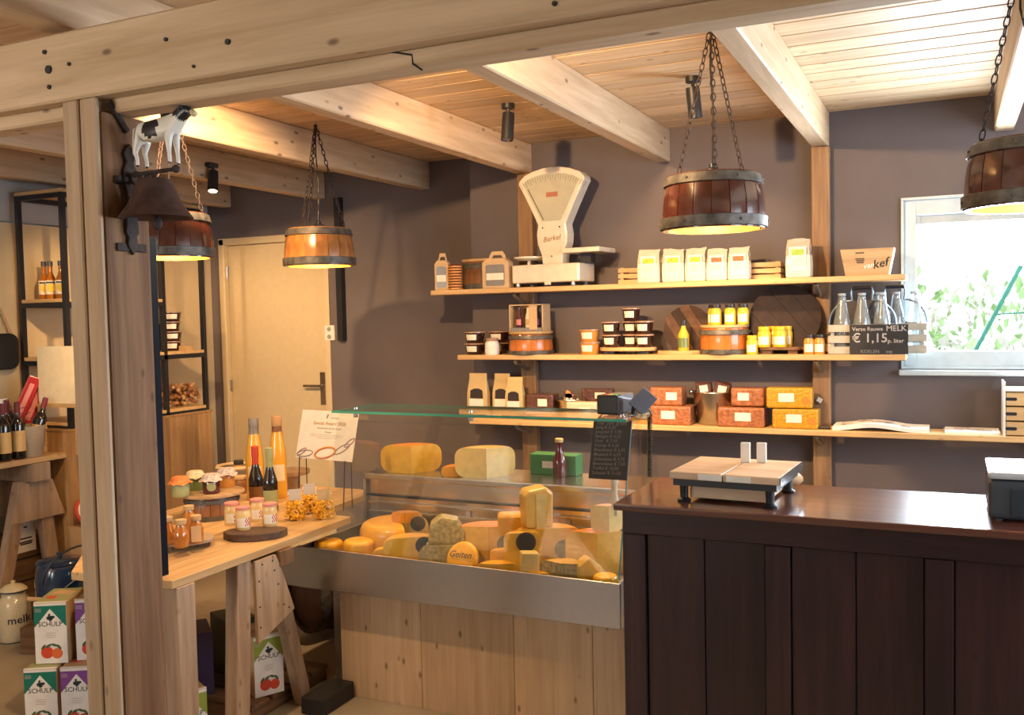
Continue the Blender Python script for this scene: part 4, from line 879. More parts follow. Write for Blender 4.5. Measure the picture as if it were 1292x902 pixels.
# glass
gy0, gz0, gy1, gz1 = .008, ZB1+.013, .185, ZT-.012; EX0 = -2.385
MB().add([(EX0+.01, gy0, gz0), (EX1-.008, gy0, gz0), (EX1-.008, gy1, gz1), (EX0+.01, gy1, gz1), (EX0+.01, gy0+.006, gz0), (EX1-.008, gy0+.006, gz0), (EX1-.008, gy1+.006, gz1), (EX0+.01, gy1+.006, gz1)], [(0,1,2,3),(7,6,5,4),(0,4,5,1),(1,5,6,2),(2,6,7,3),(3,7,4,0)]).build('front_glass', GLASS, case)
MB().tube([(EX1-.007, gy0, gz0), (EX1-.007, gy1, gz1)], .003, 6).build('glass_edge', mat('glass_rim', (.08, .28, .30), .1, coat=.6), case)
for x in (EX0+.006, EX1-.006):
    MB().prism([(gy0, gz0), (gy1, gz1), (.36, gz1), (.58, ZM), (.58, gz0)], x-.003, x+.003, 'yz').build('side_glass', GLASS, case)
MB().box(EX0+.04, EX1+.005, .09, .40, ZT-.011, ZT-.001).build('top_glass', glass('top_glass_mat', (.94, .975, .955), 1.6), case)
MB().box(EX0+.04, EX1+.005, .087, .0899, ZT-.011, ZT-.001).build('top_glass_edge', mat('glass_edge', (.05, .32, .24), .08, coat=.8), case)
MB().box(EX0+.04, EX1+.005, .4001, .403, ZT-.011, ZT-.001).build('top_glass_edge', MATS['glass_edge'], case); MB().box(EX0+.037, EX0+.0399, .087, .403, ZT-.011, ZT-.001).build('top_glass_edge', MATS['glass_edge'], case)
for x in (EX0+.08, -1.75, EX1-.05):
    MB().lathe([(.012, ZT-.001), (.012, ZT+.003)], 12, M=T(x, .2, 0)).build('glass_clamp', STEEL, case); MB().lathe([(.01, ZT-.04), (.01, ZT-.0115)], 10, M=T(x, .2, 0)).build('clamp_post', STEEL, case)
MB().box(-2.40, -2.345, .13, .18, .0, ZB0-.002).build('steel_leg', STEELD, case)
# black low plinth and cable box left of the case
tag(MB().box(-.055, .055, -.11, .11, 0, .07).build('black_plinth', BLACK, None, (-2.33, 3.08, 0), bev=.004), 'black low floor plinth before the corner of the case base', 'plinth')
p = at(418, 868, Y=3.22)
# ---- cheeses
def cm_(name, c): return mat(name, c, .35, 0, .10, 25, coat=.35, bump=.05)
RIND = {'gold': cm_('rind_gold', (.64, .32, .02)), 'orange': cm_('rind_orange', (.68, .23, .01)), 'yellow': cm_('rind_yellow', (.78, .38, .012)), 'pale': cm_('rind_pale', (.66, .38, .10)), 'herb': mat('paste_herb', (.34, .26, .09), .4, 0, .45, 70, coat=.3), 'brown': cm_('rind_brown', (.48, .22, .06))}
PASTE = {'pale': cm_('paste_pale', (.72, .46, .12)), 'gold': cm_('paste_gold', (.70, .40, .05)), 'herb': RIND['herb'], 'cream': cm_('paste_cream', (.70, .53, .20)), 'orange': cm_('paste_orange', (.64, .27, .03))}
def cheese(label, cx, cy, z, r, h, a0=None, a1=None, rind='gold', paste='pale', tilt=None, group=None, rz=0, nm='cheese_wedge'):
    if a0 is None: nm = 'round_cheese'
    t = thing(nm, label, 'cheese', (cx, cy, z), rz, group); k = min(h*.42, r*.3)
    pr = [(.0005, 0)]+[(r-k+k*sin(pi/2*i/5), k-k*cos(pi/2*i/5)) for i in range(6)]+[(r-k+k*cos(pi/2*i/5), h-k+k*sin(pi/2*i/5)) for i in range(6)]+[(.0005, h)]
    b = MB(); M_ = tilt or None
    full = a0 is None
    b.lathe(pr, 28 if full else 18, 0, M_, True, 0 if full else a0, 2*pi if full else a1, cap=False)
    if not full:
        for a in (a0, a1): b.add([(q*cos(a), q*sin(a), z_) for q, z_ in pr], [tuple(range(len(pr)))], 1, False, M_)
    b.build('cheese_body', [RIND[rind], PASTE[paste]], t); return t
def sticker(t, r, y, z, x=0, m_=SLATE, tilt=0): return MB().lathe([(r, 0), (r, .003), (.001, .0035)], 20, M=T(x, y, z, rx=pi/2+tilt), cap=False).build('sticker', m_, t)
def cxy(px, py, Y): p = at(px, py, Y=Y); return p.x, Y, p.z
ZW = .585
def CW(px, Y): return at(px, 700, Y=Y).x
BK = mat('black_sticker', (.02, .02, .022), .6)
H_ = lambda a: rad(a)
def FC(px, Y): return face((CW(px, Y), Y))
cheese('small flat yellow cheese wheel at the far end of the case', CW(415, 3.22), 3.22, ZW+.02, .062, .048, rind='yellow'); cheese('small plump yellow cheese wheel beside the flat one', CW(453, 3.22), 3.22, ZW, .066, .085, rind='yellow')
cheese('small yellow cheese half, wrapped, before the big cut wheel', CW(488, 3.18), 3.19, ZW, .062, .066, H_(-10), H_(190), 'yellow', 'gold', rz=FC(488, 3.2))
t = cheese('big cut cheese wheel with orange top in the rear corner', CW(500, 3.40), 3.40, ZW, .155, .135, H_(20), H_(285), 'gold', 'pale', rz=FC(500, 3.4))
t = cheese('rolled brown cheese wedge lying on the big cut wheel', CW(512, 3.35), 3.35, ZW+.135, .075, .045, H_(10), H_(140), 'brown', 'orange', rz=FC(512, 3.35)); sticker(t, .032, -.006, -.002, .055, BK)
t = cheese('pale cut cheese with black sticker before the big wheel', CW(520, 3.24), 3.235, ZW, .115, .11, H_(-5), H_(180), 'pale', 'gold', rz=FC(520, 3.24)+.15); sticker(t, .034, -.004, .075, .05, BK); MB().box(.04, .054, -.012, -.008, .02, .10, M=T(ry=.25, x=.0)).build('price_strip', PAPER, t)
cheese('herb speckled cheese block lying flat mid case', CW(565, 3.24), 3.25, ZW, .125, .085, H_(0), H_(175), 'herb', 'herb', rz=FC(565, 3.25)-.1)
t = thing('cheese_wedge', 'crumbly herb cheese wedge on top of the herb block', 'cheese', (CW(563, 3.30), 3.30, ZW+.085), FC(563, 3.3)); MB().prism([(-.075, 0), (.075, 0), (.08, .045), (.05, .10), (-.015, .115), (-.06, .085)], -.04, .05).build('cheese_body', RIND['herb'], t, bev=.014, seg=2)
t = cheese('large orange half wheel with black sticker behind herb cheese', CW(618, 3.34), 3.335, ZW, .165, .155, H_(8), H_(172), 'orange', 'gold', rz=FC(618, 3.34)-.12); sticker(t, .037, -.003, .085, .07, BK)
t = cheese('upright round yellow cheese slice with handwritten name', CW(585, 3.165), 3.17, ZW, .066, .03, rind='yellow', tilt=T(0, 0, .062, rx=rad(62)))
text('Geiten', .036, t, T(0, -.033, .088, rx=rad(62)), INK, shear=.2); text('€ 19,50', .024, t, T(0.004, -.020, .060, rx=rad(62)), INK)
t = thing('cheese_wedge', 'small gold cheese block between orange wheel and tall wedge', 'cheese', (CW(647, 3.42), 3.42, ZW), FC(647, 3.42)); MB().box(-.06, .06, -.05, .05, 0, .20).build('cheese_body', RIND['gold'], t, bev=.018, seg=3)
t = cheese('golden cut wheel carrying the tall upright wedge', CW(692, 3.34), 3.335, ZW, .14, .17, H_(0), H_(180), 'gold', 'gold', rz=FC(692, 3.34)+.1); sticker(t, .039, -.004, .085, .065, BK)
t = cheese('small gold cut cheese with black sticker left of the golden wheel', CW(660, 3.25), 3.25, ZW, .075, .165, H_(0), H_(180), 'gold', 'gold', rz=FC(660, 3.25)); sticker(t, .039, -.004, .13, .012, BK)
t = thing('cheese_wedge', 'tall upright pale wedge standing on the golden wheel', 'cheese', (CW(678, 3.37), 3.37, ZW+.17), FC(678, 3.37)+.3); MB().prism([(-.055, 0), (.055, 0), (.058, .135), (.03, .16), (-.045, .15), (-.06, .13)], -.05, .05).build('cheese_body', PASTE['pale'], t, bev=.012, seg=2); MB().prism([(-.018, 0), (.022, 0), (.026, .13), (-.018, .135)], -.0525, -.0495).build('wrap_seam', PASTE['cream'], t)
t = thing('cheese_wedge', 'slim upright pale wedge at the front of the case', 'cheese', (CW(667, 3.165), 3.165, ZW), FC(667, 3.16)+.2); MB().prism([(-.033, 0), (.033, 0), (.036, .115), (-.030, .12)], -.028, .028).build('cheese_body', PASTE['cream'], t, bev=.005, seg=2)
cheese('yellow wedge lying at the front glass left of slim wedge', CW(628, 3.17), 3.155, ZW, .085, .06, H_(5), H_(165), 'yellow', 'gold', rz=FC(628, 3.17))
t = cheese('small yellow round wedge with handwriting at the front glass', CW(678, 3.13), 3.125, ZW, .052, .05, H_(0), H_(180), 'yellow', 'gold', rz=FC(678, 3.12)); text('Jong', .022, t, FRONT(0, -.001, .025), INK)
cheese('small gold wedge tucked behind the yellow front wedge', CW(636, 3.26), 3.255, ZW, .055, .09, H_(0), H_(180), 'gold', 'pale', rz=FC(636, 3.26))
cheese('grey green herb wedge at the front glass, nearer the counter', CW(708, 3.15), 3.15, ZW, .105, .09, H_(0), H_(150), 'pale', 'herb', rz=FC(708, 3.15)-.15)
t = thing('cheese_wedge', 'small pale cut wedge between the herb wedge and orange half wheel', 'cheese', (CW(741, 3.20), 3.20, ZW), FC(741, 3.2)+.4); MB().prism([(-.045, 0), (.045, 0), (.045, .075), (.0, .115), (-.045, .085)], -.03, .03).build('cheese_body', PASTE['gold'], t, bev=.006, seg=2)
cheese('small round yellow cheese at the counter end of the case', CW(763, 3.15), 3.155, ZW, .045, .065, rind='yellow')
cheese('large orange topped half wheel at the counter end', CW(752, 3.31), 3.32, ZW, .135, .17, H_(25), H_(155), 'orange', 'gold', rz=FC(752, 3.32)+.0)
t = cheese('orange and white wrapped wedge on the counter end half wheel', CW(770, 3.37), 3.36, ZW+.17, .075, .10, H_(40), H_(160), 'orange', 'cream', rz=FC(770, 3.36))
tt = thing('cheese_knife', 'cheese knife with pale wooden handle standing in the cheese', 'knife', (CW(777, 3.36)-.01, 3.385, ZW+.27), 0); MB().lathe([(.012, 0), (.016, .02), (.011, .05), (.013, .08), (.017, .10), (.01, .112)], 12).build('handle', mat('pale_handle', (.58, .48, .34), .5), tt); MB().box(-.008, .008, -.0015, .0015, -.04, .0).build('blade', STEEL, tt)
# on the upper deck
ZD = ZM
cheese('half wheel of golden cheese alone on the case deck', CW(524, 3.60), 3.585, ZD, .160, .125, H_(28), H_(150), 'orange', 'gold', rz=FC(520, 3.6))
cheese('large pale half wheel on the case deck beside a flat wedge', CW(618, 3.60), 3.585, ZD, .150, .13, H_(25), H_(152), 'pale', 'cream', rz=FC(620, 3.6)+.1)
cheese('flat orange wedge leaning on the pale half wheel', CW(588, 3.60), 3.60, ZD, .10, .045, H_(110), H_(185), 'orange', 'orange', rz=FC(588, 3.6))
# goods behind the case on deck level: green box and red bottle
x = at(695, 585, Y=3.80).x
tag(MB().box(-.11, .11, -.04, .04, 0, .09).build('green_carton', COL['green2'], None, (x+.03, 3.79, ZD), bev=.002), 'green printed carton standing on the rear of the case deck', 'carton')
MB().box(-.05, .02, -.0415, -.0402, .03, .06).build('label', PAPER, bpy.data.objects['green_carton'])
bottle('syrup_bottle', .030, .17, 'jam', 'tan', (at(706, 585, Y=3.71).x, 3.71, ZD), 'small dark red syrup bottle before the green carton', neck=.5, shoulder=.45, caph=.07)
# card terminal on the top glass
p = at(792, 508, Y=3.36)
t = thing('card_terminal', 'black card payment terminal with tilted screen and coiled cord', 'terminal', (p.x-.01, 3.36, ZT+.0035), rad(-8)); 
MB().prism([(-.09, 0), (.085, 0), (.085, .045), (-.09, .075)], -.045, .045, 'yz', M=T(x=-.03)).build('body', BLACKP, t, bev=.008, seg=2)
b = MB()
kc = [mat('key_red', (.5, .06, .03), .4), mat('key_yellow', (.6, .4, .03), .4), mat('key_green', (.05, .35, .08), .4)]
for k in range(3): MB().box(-.055+.018*k, -.041+.018*k, -.07, -.05, .066, .0745).build('key', kc[k], t)
MB().box(-.065, .005, -.045, .06, .05, .072).build('key_field', mat('key_grey', (.1, .1, .11), .4), t)
MB().box(-.035, .035, -.008, .008, 0, .085, M=T(.055, -.03, .02, rx=rad(-30), ry=rad(38))).build('screen', mat('screen_blue', (.06, .09, .15), .45), t, bev=.005, seg=2)
MB().tube([(.04, -.02, 0), (.05, -.02, .05)], .008, 8).build('screen_arm', BLACKP, t)
pp = [at(818, y_, Y=3.43) for y_ in (524, 560, 600)]
b = MB(); pts = []
N = 30
for i in range(N*8+1):
    s = i/(N*8); z = pp[0].z+(pp[2].z-pp[0].z)*s; x = pp[0].x+(pp[2].x-pp[0].x)*s; a = 2*pi*i/8
    pts.append((x-t.location.x+.008*cos(a), 3.43-3.36+.008*sin(a), z-ZT-.0035))
pts = [(.03, .03, .02), (.07, .06, .012)]+pts
b.tube(pts, .0028, 5); b.build('coiled_cord', BLACKP, t)
# chalk price board on the slanted glass
p = at(770, 562, Y=3.16); wv = at(796, 562, Y=3.16).x-at(747, 562, Y=3.16).x
sl = atan2(gy1-gy0, gz1-gz0); zb_ = at(762, 606, Y=3.18).z; yb_ = EY+gy0+(zb_-gz0)/(gz1-gz0)*(gy1-gy0)-.012; hh = (ZT-.012-zb_)/cos(sl)
t = thing('price_board', 'tall black chalk price list hung on the case glass', 'sign', (at(764, 606, Y=3.18).x, yb_, zb_)); M_ = T(rx=-sl, rz=0)
MB().box(-wv/2, wv/2, -.004, .004, 0, hh, M=M_).build('slate', SLATE, t)
for xx in (-.3, .3): MB().tube([(xx*wv, .0, hh*cos(sl)), (xx*wv, hh*sin(sl)+.012, hh*cos(sl)+.018)], .002, 5).build('hook', STEEL, t)
CF = mat('chalk_thin', (.13, .125, .125), .9)
rows = ['Per 500 gram', 'Jong € 5,50', 'Jong bel € 5,95', 'Belegen € 6,25', 'Oud   € 7,50', 'Komijn € 6,25', 'Brandnetel € 6,95', 'Mosterd € 6,95', 'Geitenkaas € 9,75', 'Boerenkaas € 7,50', 'Truffel € 10,50', 'Schapen € 11,50']
for k, r_ in enumerate(rows):
    text(r_, .021 if k == 0 else .0165, t, M_ @ FRONT(-wv*.42 if k else 0, -.0045, hh*(.93-.076*k), .02), CF, align='LEFT' if k else 'CENTER')
# ================================================================= TASTING TABLE WITH TRESTLES
TZ = .72
t = table = thing('tasting_table', 'pine plank table on wooden trestles in front of the cheese case', 'table', (-2.6, 2.8, 0))
TW = wood('table_pine', (.46, .29, .13), (.66, .46, .24), 'y', .9, .5, .4)
lo = Vector((-2.6, 2.8))
quads = [[(-2.395, 2.325), (-2.405, 3.385), (-2.60, 3.39), (-2.53, 2.31)], [(-2.532, 2.31), (-2.602, 3.39), (-2.65, 3.95), (-2.86, 3.95), (-2.68, 2.295)], [(-2.682, 2.295), (-2.862, 3.95), (-3.36, 3.95), (-3.30, 2.80), (-2.83, 2.28)]]
for q in quads: MB().prism([(x-lo.x, y-lo.y) for x, y in q], TZ-.03, TZ, 'xy').build('plank', TW, t, bev=.002)
TL = OLDW('z'); TLL = wood('trestle_wood', (.28, .19, .13), (.44, .32, .22), 'z', .9, .7, .5, bump=.4)
L2 = lambda x, y: (x-lo.x, y-lo.y)
def leg(p0, p1, w_, d, par, m_=TLL, nm='leg'):
    p0, p1 = Vector(p0), Vector(p1); dv = p1-p0; s = dv
    vs = []
    for p in (p0, p1): vs += [(p.x-w_/2, p.y-d/2, p.z), (p.x+w_/2, p.y-d/2, p.z), (p.x+w_/2, p.y+d/2, p.z), (p.x-w_/2, p.y+d/2, p.z)]
    return MB().add(vs, [(3,2,1,0),(4,5,6,7),(0,1,5,4),(1,2,6,5),(2,3,7,6),(3,0,4,7)]).build(nm, m_, par, bev=.003)
a = L2(-2.435, 2.385); leg((*a, 0), (*a, TZ-.031), .085, .085, t)
a = L2(-2.78, 2.40); leg((*a, 0), (*a, TZ-.031), .085, .085, t)
xr = -2.44-lo.x
for xo in (xr, xr-.72):
    leg((xo, 2.66-lo.y, 0), (xo, 2.70-lo.y, TZ-.033), .06, .075, t); leg((xo-.0, 3.06-lo.y, 0), (xo, 2.93-lo.y, .50), .05, .06, t)
    MB().prism([(2.745-lo.y, .36), (2.74-lo.y, TZ-.04), (2.86-lo.y, TZ-.04), (2.90-lo.y, TZ-.12), (2.965-lo.y, .435)], xo+.031, xo+.045, 'yz').build('gusset', TLL, t)
    b = MB()
    for yy, zz in ((2.76, .6), (2.76, .5), (2.76, .42), (2.85, .62), (2.87, .56), (2.90, .47), (2.93, .45), (2.78, .66), (2.84, .66)): b.lathe([(.004, 0), (.004, .0015)], 8, M=T(xo+.045, yy-lo.y, zz, ry=pi/2))
    stuff(b.build('screw_heads', INK, t))
MB().box(xr-.85, xr+.055, 2.88-lo.y, 2.96-lo.y, TZ-.095, TZ-.032).build('trestle_beam', TL, t, bev=.003)
# dark blue upright behind the post
p = at(196, 715, X=-2.47)
up = tag(MB().box(-.022, .022, -.022, .022, 0, 1.17).build('steel_upright', mat('blue_black_paint', (.003, .007, .016), .8, spec=.15), None, (-2.49, 2.36, TZ)), 'dark blue steel upright standing on the table corner behind post', 'upright')
def tab(px, py): return at(px, py, Z=TZ)
def W_(px, p): return px*mpp(p)
# honey bottles on a round slab
p = at(228, 690, Z=TZ); SLAB = OLDW('x')
def slab(label, p, rx, ry, h, feet, rz=0, m_=None):
    t = thing('wood_slab', label, 'board', p, rz)
    pts = [((rx+.006*sin(5*a))*cos(a), (ry+.005*sin(3*a))*sin(a)) for a in [2*pi*i/28 for i in range(28)]]
    MB().prism(pts, feet, feet+h, 'xy').build('slab', m_ or SLAB, t, bev=.004, seg=2)
    if feet:
        for a in (.6, 2.6, 4.6): MB().box(-.022, .022, -.016, .016, 0, feet-.0005, M=T(rx*.65*cos(a), ry*.65*sin(a), 0, rz=a)).build('foot', OLDW('y'), t)
    return t
pc = at(238, 682, Z=TZ+.03); LIGHTSLAB = wood('slab_grey', (.26, .19, .13), (.46, .35, .24), 'x', 1, .6, .3)
sl1 = slab('round grey wood slab on feet under the honey bottles', (pc.x-.03, pc.y+.02, TZ), .105, .10, .016, .022, 0, LIGHTSLAB)
zS = TZ+.038
HG = mat('honey_glass', (.40, .14, .02), .08, 0, .1, 30, coat=1.0)
for px, py, tagp in ((212, 686, 0), (229, 690, 0), (248, 684, 1), (239, 670, 0)):
    q = at(px, py, Z=zS); t = bottle('honey_bottle', .027, .105, HG, 'cork', (q.x, q.y, zS), [{212: 'honey bottle with cork stopper against the blue upright', 229: 'honey bottle with cork stopper at the front of the grey slab', 239: 'honey bottle with cork stopper at the back of the grey slab'}.get(px, ''), 'honey bottle with hanging kraft label on the grey slab'][tagp], None if tagp else 'honey bottles', face(q), None, .62, .62, .16)
    if tagp: MB().box(-.018, .018, -.031, -.0285, .008, .068).build('hang_label', COL['kraftlight'], t)
# barrel stand with cloth-capped jars
q = at(258, 655, Z=TZ); bs = thing('barrel_stand', 'clear glass and wood tiered stand carrying cloth capped jars', 'stand', (q.x-.01, q.y+.06, TZ))
staves(bs, .115, .110, .10, 18, 'wood', ((.0, .2), (.74, .93)), .012)
MB().lathe([(.135, .101), (.145, .105), (.145, .114), (.135, .117)], 28).build('tray_top', wood('tray_wood', (.34, .22, .12), (.50, .35, .2), 'x', 1, .6, .3), bs)
zT = TZ+.117
def capped(px, py, body, cloth, label, r=.038, h=.075, lab=None, z=zT):
    q = at(px, py, Z=z); t = thing('cloth_capped_jar', label, 'jar', (q.x, q.y, z), face(q))
    MB().lathe([(r*.92, 0), (r, .005), (r, h*.85), (r*.85, h*.95), (r*.85, h)], 18).build('glass_body', COL[body], t)
    n = 24; b = MB(); vs = []; fs = []; R = random.Random(px)
    for j, (rr, zz) in enumerate(((.001, h+.012), (r*.8, h+.012), (r*.98, h+.004), (r*1.08, h-.010), (r*1.35, h-.016))):
        for i in range(n): a = 2*pi*i/n; wv_ = (1+.10*sin(a*8)+R.uniform(-.04, .04)) if j == 4 else 1; vs.append((rr*wv_*cos(a), rr*wv_*sin(a), zz+(R.uniform(-.006, .006) if j == 4 else 0)))
    for j in range(4):
        for i in range(n): fs.append((j*n+i, j*n+(i+1) % n, (j+1)*n+(i+1) % n, (j+1)*n+i))
    b.add(vs, fs, 0, True).build('cloth_cap', cloth, t)
    if lab: MB().prism(circ(r*.52, 18, 0, h*.45), -r*1.04, -r*1.0).build('label', lab, t)
    return t
CL1 = mat('orange_cloth', (.75, .22, .06), .8, 0, .3, 60); CL2 = mat('cream_cloth', (.72, .60, .40), .8, 0, .3, 60); CL3 = mat('patterned_cloth', (.55, .48, .46), .8, 0, .5, 90)
capped(228, 626, 'sage', CL1, 'green preserve jar under an orange cloth cap'); capped(247, 618, 'green', CL2, 'dark green jar under a cream cloth cap'); capped(267, 622, 'jam', CL3, 'dark purple jam jar with round green label and patterned cloth', lab=COL['sage']); capped(286, 614, 'caramel', CL3, 'amber jar under a patterned cloth cap at the stand edge')
# mustard jars on dark slab
pc = at(322, 672, Z=TZ+.02); slab('dark thick wood slab under the checked mustard jars', (pc.x, pc.y+.0, TZ), .125, .075, .03, .0, rad(35), wood('slab_dark', (.06, .035, .025), (.14, .08, .05), 'x', 1, .6, .3))
CHK = mat('checked_red', (.62, .25, .22), .6, 0, .3, 40)
def checker(t, r, z0, z1):
    b = MB(); n = 6; m_ = 4
    for i in range(n):
        for j in range(m_):
            if (i+j) % 2 == 0: b.lathe([(r, z0+(z1-z0)*j/m_), (r, z0+(z1-z0)*(j+1)/m_)], 1, a0=-pi/2+.25+i*.14, a1=-pi/2+.25+(i+1)*.14, cap=False)
    stuff(b.build('checked_print', mat('check_red', (.50, .03, .03), .6), t))
MJ = mat('mustard_pale', (.74, .56, .26), .25, 0, .08, 20, coat=.6)
for px, py in ((293, 662), (307, 668), (325, 657), (341, 663)):
    q = at(px, py, Z=TZ+.03); t = jar(.031, .096, MJ, CHK, (q.x, q.y, TZ+.03), {293: 'checked lid mustard jar on the dark slab, back one by the barrel stand', 307: 'checked lid mustard jar at the front of the dark slab', 325: 'checked lid mustard jar at the back beside the dark bottles', 341: 'checked lid mustard jar nearest the pasta bags'}[px], 'mustard jars on the slab', face(q), PAPER, neck=.88, lh=.12); checker(t, .0316, .018, .052)
# tall juice bottles, dark syrup bottles, jars
def tb(px, py, **k): q = at(px, py, Z=TZ); return (q.x, q.y, TZ), face(q)
def scaleh(px, py, topy): q = at(px, py, Z=TZ); return at(px, topy, X=q.x).z-TZ
for px, py, ty, lab_ in ((323, 630, 527, 'tall orange juice bottle with grey cap behind the dark bottles'), (352, 628, 524, 'tall orange juice bottle with foil collar next to the certificate')):
    l, f_ = tb(px, py); t = thing('juice_bottle', lab_, 'bottle', l, f_); h = scaleh(px, py, ty); r = .043; MB().lathe([(r*.9, 0), (r, .006), (r, h*.46), (r*.9, h*.58), (r*.66, h*.76), (r*.52, h*.86), (r*.50, h*.9)], 20).build('bottle_body', COL['juice'], t); MB().lathe([(r*.56, h*.88), (r*.58, h*.90), (r*.58, h*.99), (r*.5, h)], 16).build('cap', COL['grey' if px < 330 else 'kraft'], t); MB().lathe([(r*.60, h*.80), (r*.55, h*.88)], 16, cap=False).build('collar', COL['grey' if px < 330 else 'brown'], t); arc_label(r*1.012, h*.22, r*1.012, h*.42, .8, COL['cream'], t)
for px, py, ty, c_, fo, lab_ in ((324, 640, 562, 'redlabel', 'redlabel', 'dark syrup bottle with red neck foil'), (342, 646, 564, 'sage', 'sage', 'dark syrup bottle with green neck foil')):
    l, f_ = tb(px, py); bottle('syrup_bottle', .034, scaleh(px, py, ty), 'winebottle', c_, l, lab_+' on the table', None, f_, 'sage' if px > 330 else 'brown', .42, .55, .16, (.12, .42), foil=fo)
l, f_ = tb(304, 622); jar(.036, .09, 'brown', 'kraftlight', l, 'brown preserve jar with kraft lid behind the mustard jars', None, f_, COL['brown'])
# wire basket / metal pail with rim and its jar
q = at(302, 612, Z=TZ); t = thing('round_basket', 'round wicker rimmed metal basket at the back of table', 'basket', (q.x-.02, q.y, TZ)); MB().lathe([(.075, 0), (.09, .09), (.086, .09), (.07, .004), (.001, .004)], 24, cap=False).build('basket_body', STEELD, t); MB().tube([(.094*cos(2*pi*k/24), .094*sin(2*pi*k/24), .10) for k in range(24)], .012, 6, closed=True).build('wicker_rim', COL['kraftlight'], t)
jar(.03, .13, 'caramel', 'cap_dark', (q.x, q.y, TZ+.005), 'amber jar with dark lid standing in the round basket', None, 0, None)
q = at(368, 618, Z=TZ); t = thing('wooden_tray', 'round wooden tray on a stand behind the pasta bags', 'tray', (q.x-.04, q.y+.04, TZ)); MB().lathe([(.05, 0), (.05, .07), (.10, .075), (.105, .095), (.098, .095), (.095, .082), (.001, .082)], 24, cap=False).build('tray', wood('tray_wood', (0,)*3, (0,)*3), t)
# pasta bags
def pasta_bag(px, py, w_, h, label, lm_, sd):
    q = at(px, py, Z=TZ); t = thing('pasta_bag', label, 'bag', (q.x, q.y, TZ), face(q), 'pasta bags'); R = random.Random(sd)
    vs = []; fs = []; lv = [(0, .85, .8), (.12, 1, 1), (.4, 1.02, 1), (.62, .85, .7), (.80, .72, .25), (1, .74, .06)]; d = w_*.7
    for z, a, dd in lv: vs += [(w_/2*a*cos(2*pi*i/12), d/2*dd*sin(2*pi*i/12), z*h) for i in range(12)]
    for j in range(5):
        for i in range(12): fs.append((j*12+i, j*12+(i+1) % 12, j*12+12+(i+1) % 12, j*12+12+i))
    MB().add(vs, fs, 0, True).build('film', CLEARP, t)
    b = MB()
    for k in range(130):
        z = R.uniform(.03, .58)*h; lim = .44*w_*(.85 if z < .1*h else 1)*(1 if z < .4*h else .8); a = R.uniform(0, 2*pi); r_ = lim*R.uniform(.2, .92)**.5
        M_ = T(r_*cos(a), r_*.62*sin(a), z+.004, R.uniform(0, 6), R.uniform(0, 6), R.uniform(0, 6)); l_ = R.uniform(.008, .014)
        b.tube([(-l_, 0, .003), (-l_*.3, .004, 0), (l_*.3, -.003, .002), (l_, .002, -.002)], .0038, 5, M=M_)
    pa = b.build('pasta_curls', mat('pasta', (.85, .48, .03), .5, 0, .15, 40), t); pa['kind'] = 'stuff'
    MB().box(-w_*.26, w_*.26, -d*.20, -d*.17, h*.66, h*1.03).build('header_card', lm_, t)
    return t
GC = mat('grey_card', (.55, .52, .48), .6)
pasta_bag(373, 656, .098, .135, 'bag of curly yellow pasta with grey header card beside the jars', GC, 1); pasta_bag(391, 648, .095, .135, 'bag of curly yellow pasta in the middle of the three', GC, 2); pasta_bag(409, 655, .105, .132, 'bag of curly yellow pasta at the table end', mat('kraft_card', (.55, .42, .25), .6), 3)
# certificate on a wire stand
c00 = at(373, 578, Y=3.02); 
pts = [at(px, py, Y=3.50+dy) for px, py, dy in ((373, 577, 0), (444, 583, 0), (458, 520, .06), (384, 518, .06))]
P0, P1, P2, P3 = pts
O_ = (P0+P1)/2; ux = (P1-P0); w_ = ux.length; ux.normalize(); uz = ((P3+P2)/2-O_); h_ = uz.length; uz = (uz-ux*uz.dot(ux)); uz.normalize(); un = ux.cross(uz)
t = thing('certificate', 'white award certificate with chain picture on a wire stand', 'certificate', (O_.x, O_.y, O_.z))
MM = Matrix((( ux.x, -un.x, uz.x, 0), (ux.y, -un.y, uz.y, 0), (ux.z, -un.z, uz.z, 0), (0, 0, 0, 1)))
MM = Matrix(((ux.x, -un.x, uz.x, 0), (ux.y, -un.y, uz.y, 0), (ux.z, -un.z, uz.z, 0), (0, 0, 0, 1)))
sh = .06
skew = Matrix(((1, 0, .13, 0), (0, 1, 0, 0), (0, 0, 1, 0), (0, 0, 0, 1)))
MK = MM
sheet = MB().box(-w_/2, w_/2, -.0015, .0015, 0, h_, M=MK).build('sheet', PAPER, t)
TX = lambda x, z: MK @ FRONT(x*w_, -.0022, z*h_)
text('Special Award 2020', .023, t, TX(0.02, .74), mat('gold_text', (.45, .24, .08), .5)); text('Goudoever en De Graaf', .0135, t, TX(.02, .64), mat('grey_text', (.22, .2, .2), .5)); text('Winnaar', .011, t, TX(.02, .56), mat('grey_text', (.2,)*3)); text('innovatie', .012, t, TX(.10, .86), mat('grey_text', (.2,)*3))
MB().prism([(-.05*w_, .84*h_), (-.03*w_, .84*h_), (-.01*w_, .93*h_), (-.04*w_, .93*h_)], -.0026, -.002, M=MK).build('award_mark', mat('grey_text', (.2,)*3), t)
b = MB()
for k, (a_, ww) in enumerate(((.50, .62), (.465, .55), (.43, .36))): b.box(-ww/2*w_, ww/2*w_, -.0026, -.002, a_*h_, (a_+.008)*h_, M=MK)
stuff(b.build('text_lines', mat('faint_text', (.45, .42, .38), .6), t))
b = MB()
def ring(cx, cz, a, b_, r, th): 
    return [(cx*w_+a*w_*cos(2*pi*k/20)*cos(r)-b_*w_*sin(2*pi*k/20)*sin(r), -.003, cz*h_+a*w_*cos(2*pi*k/20)*sin(r)+b_*w_*sin(2*pi*k/20)*cos(r)) for k in range(20)]
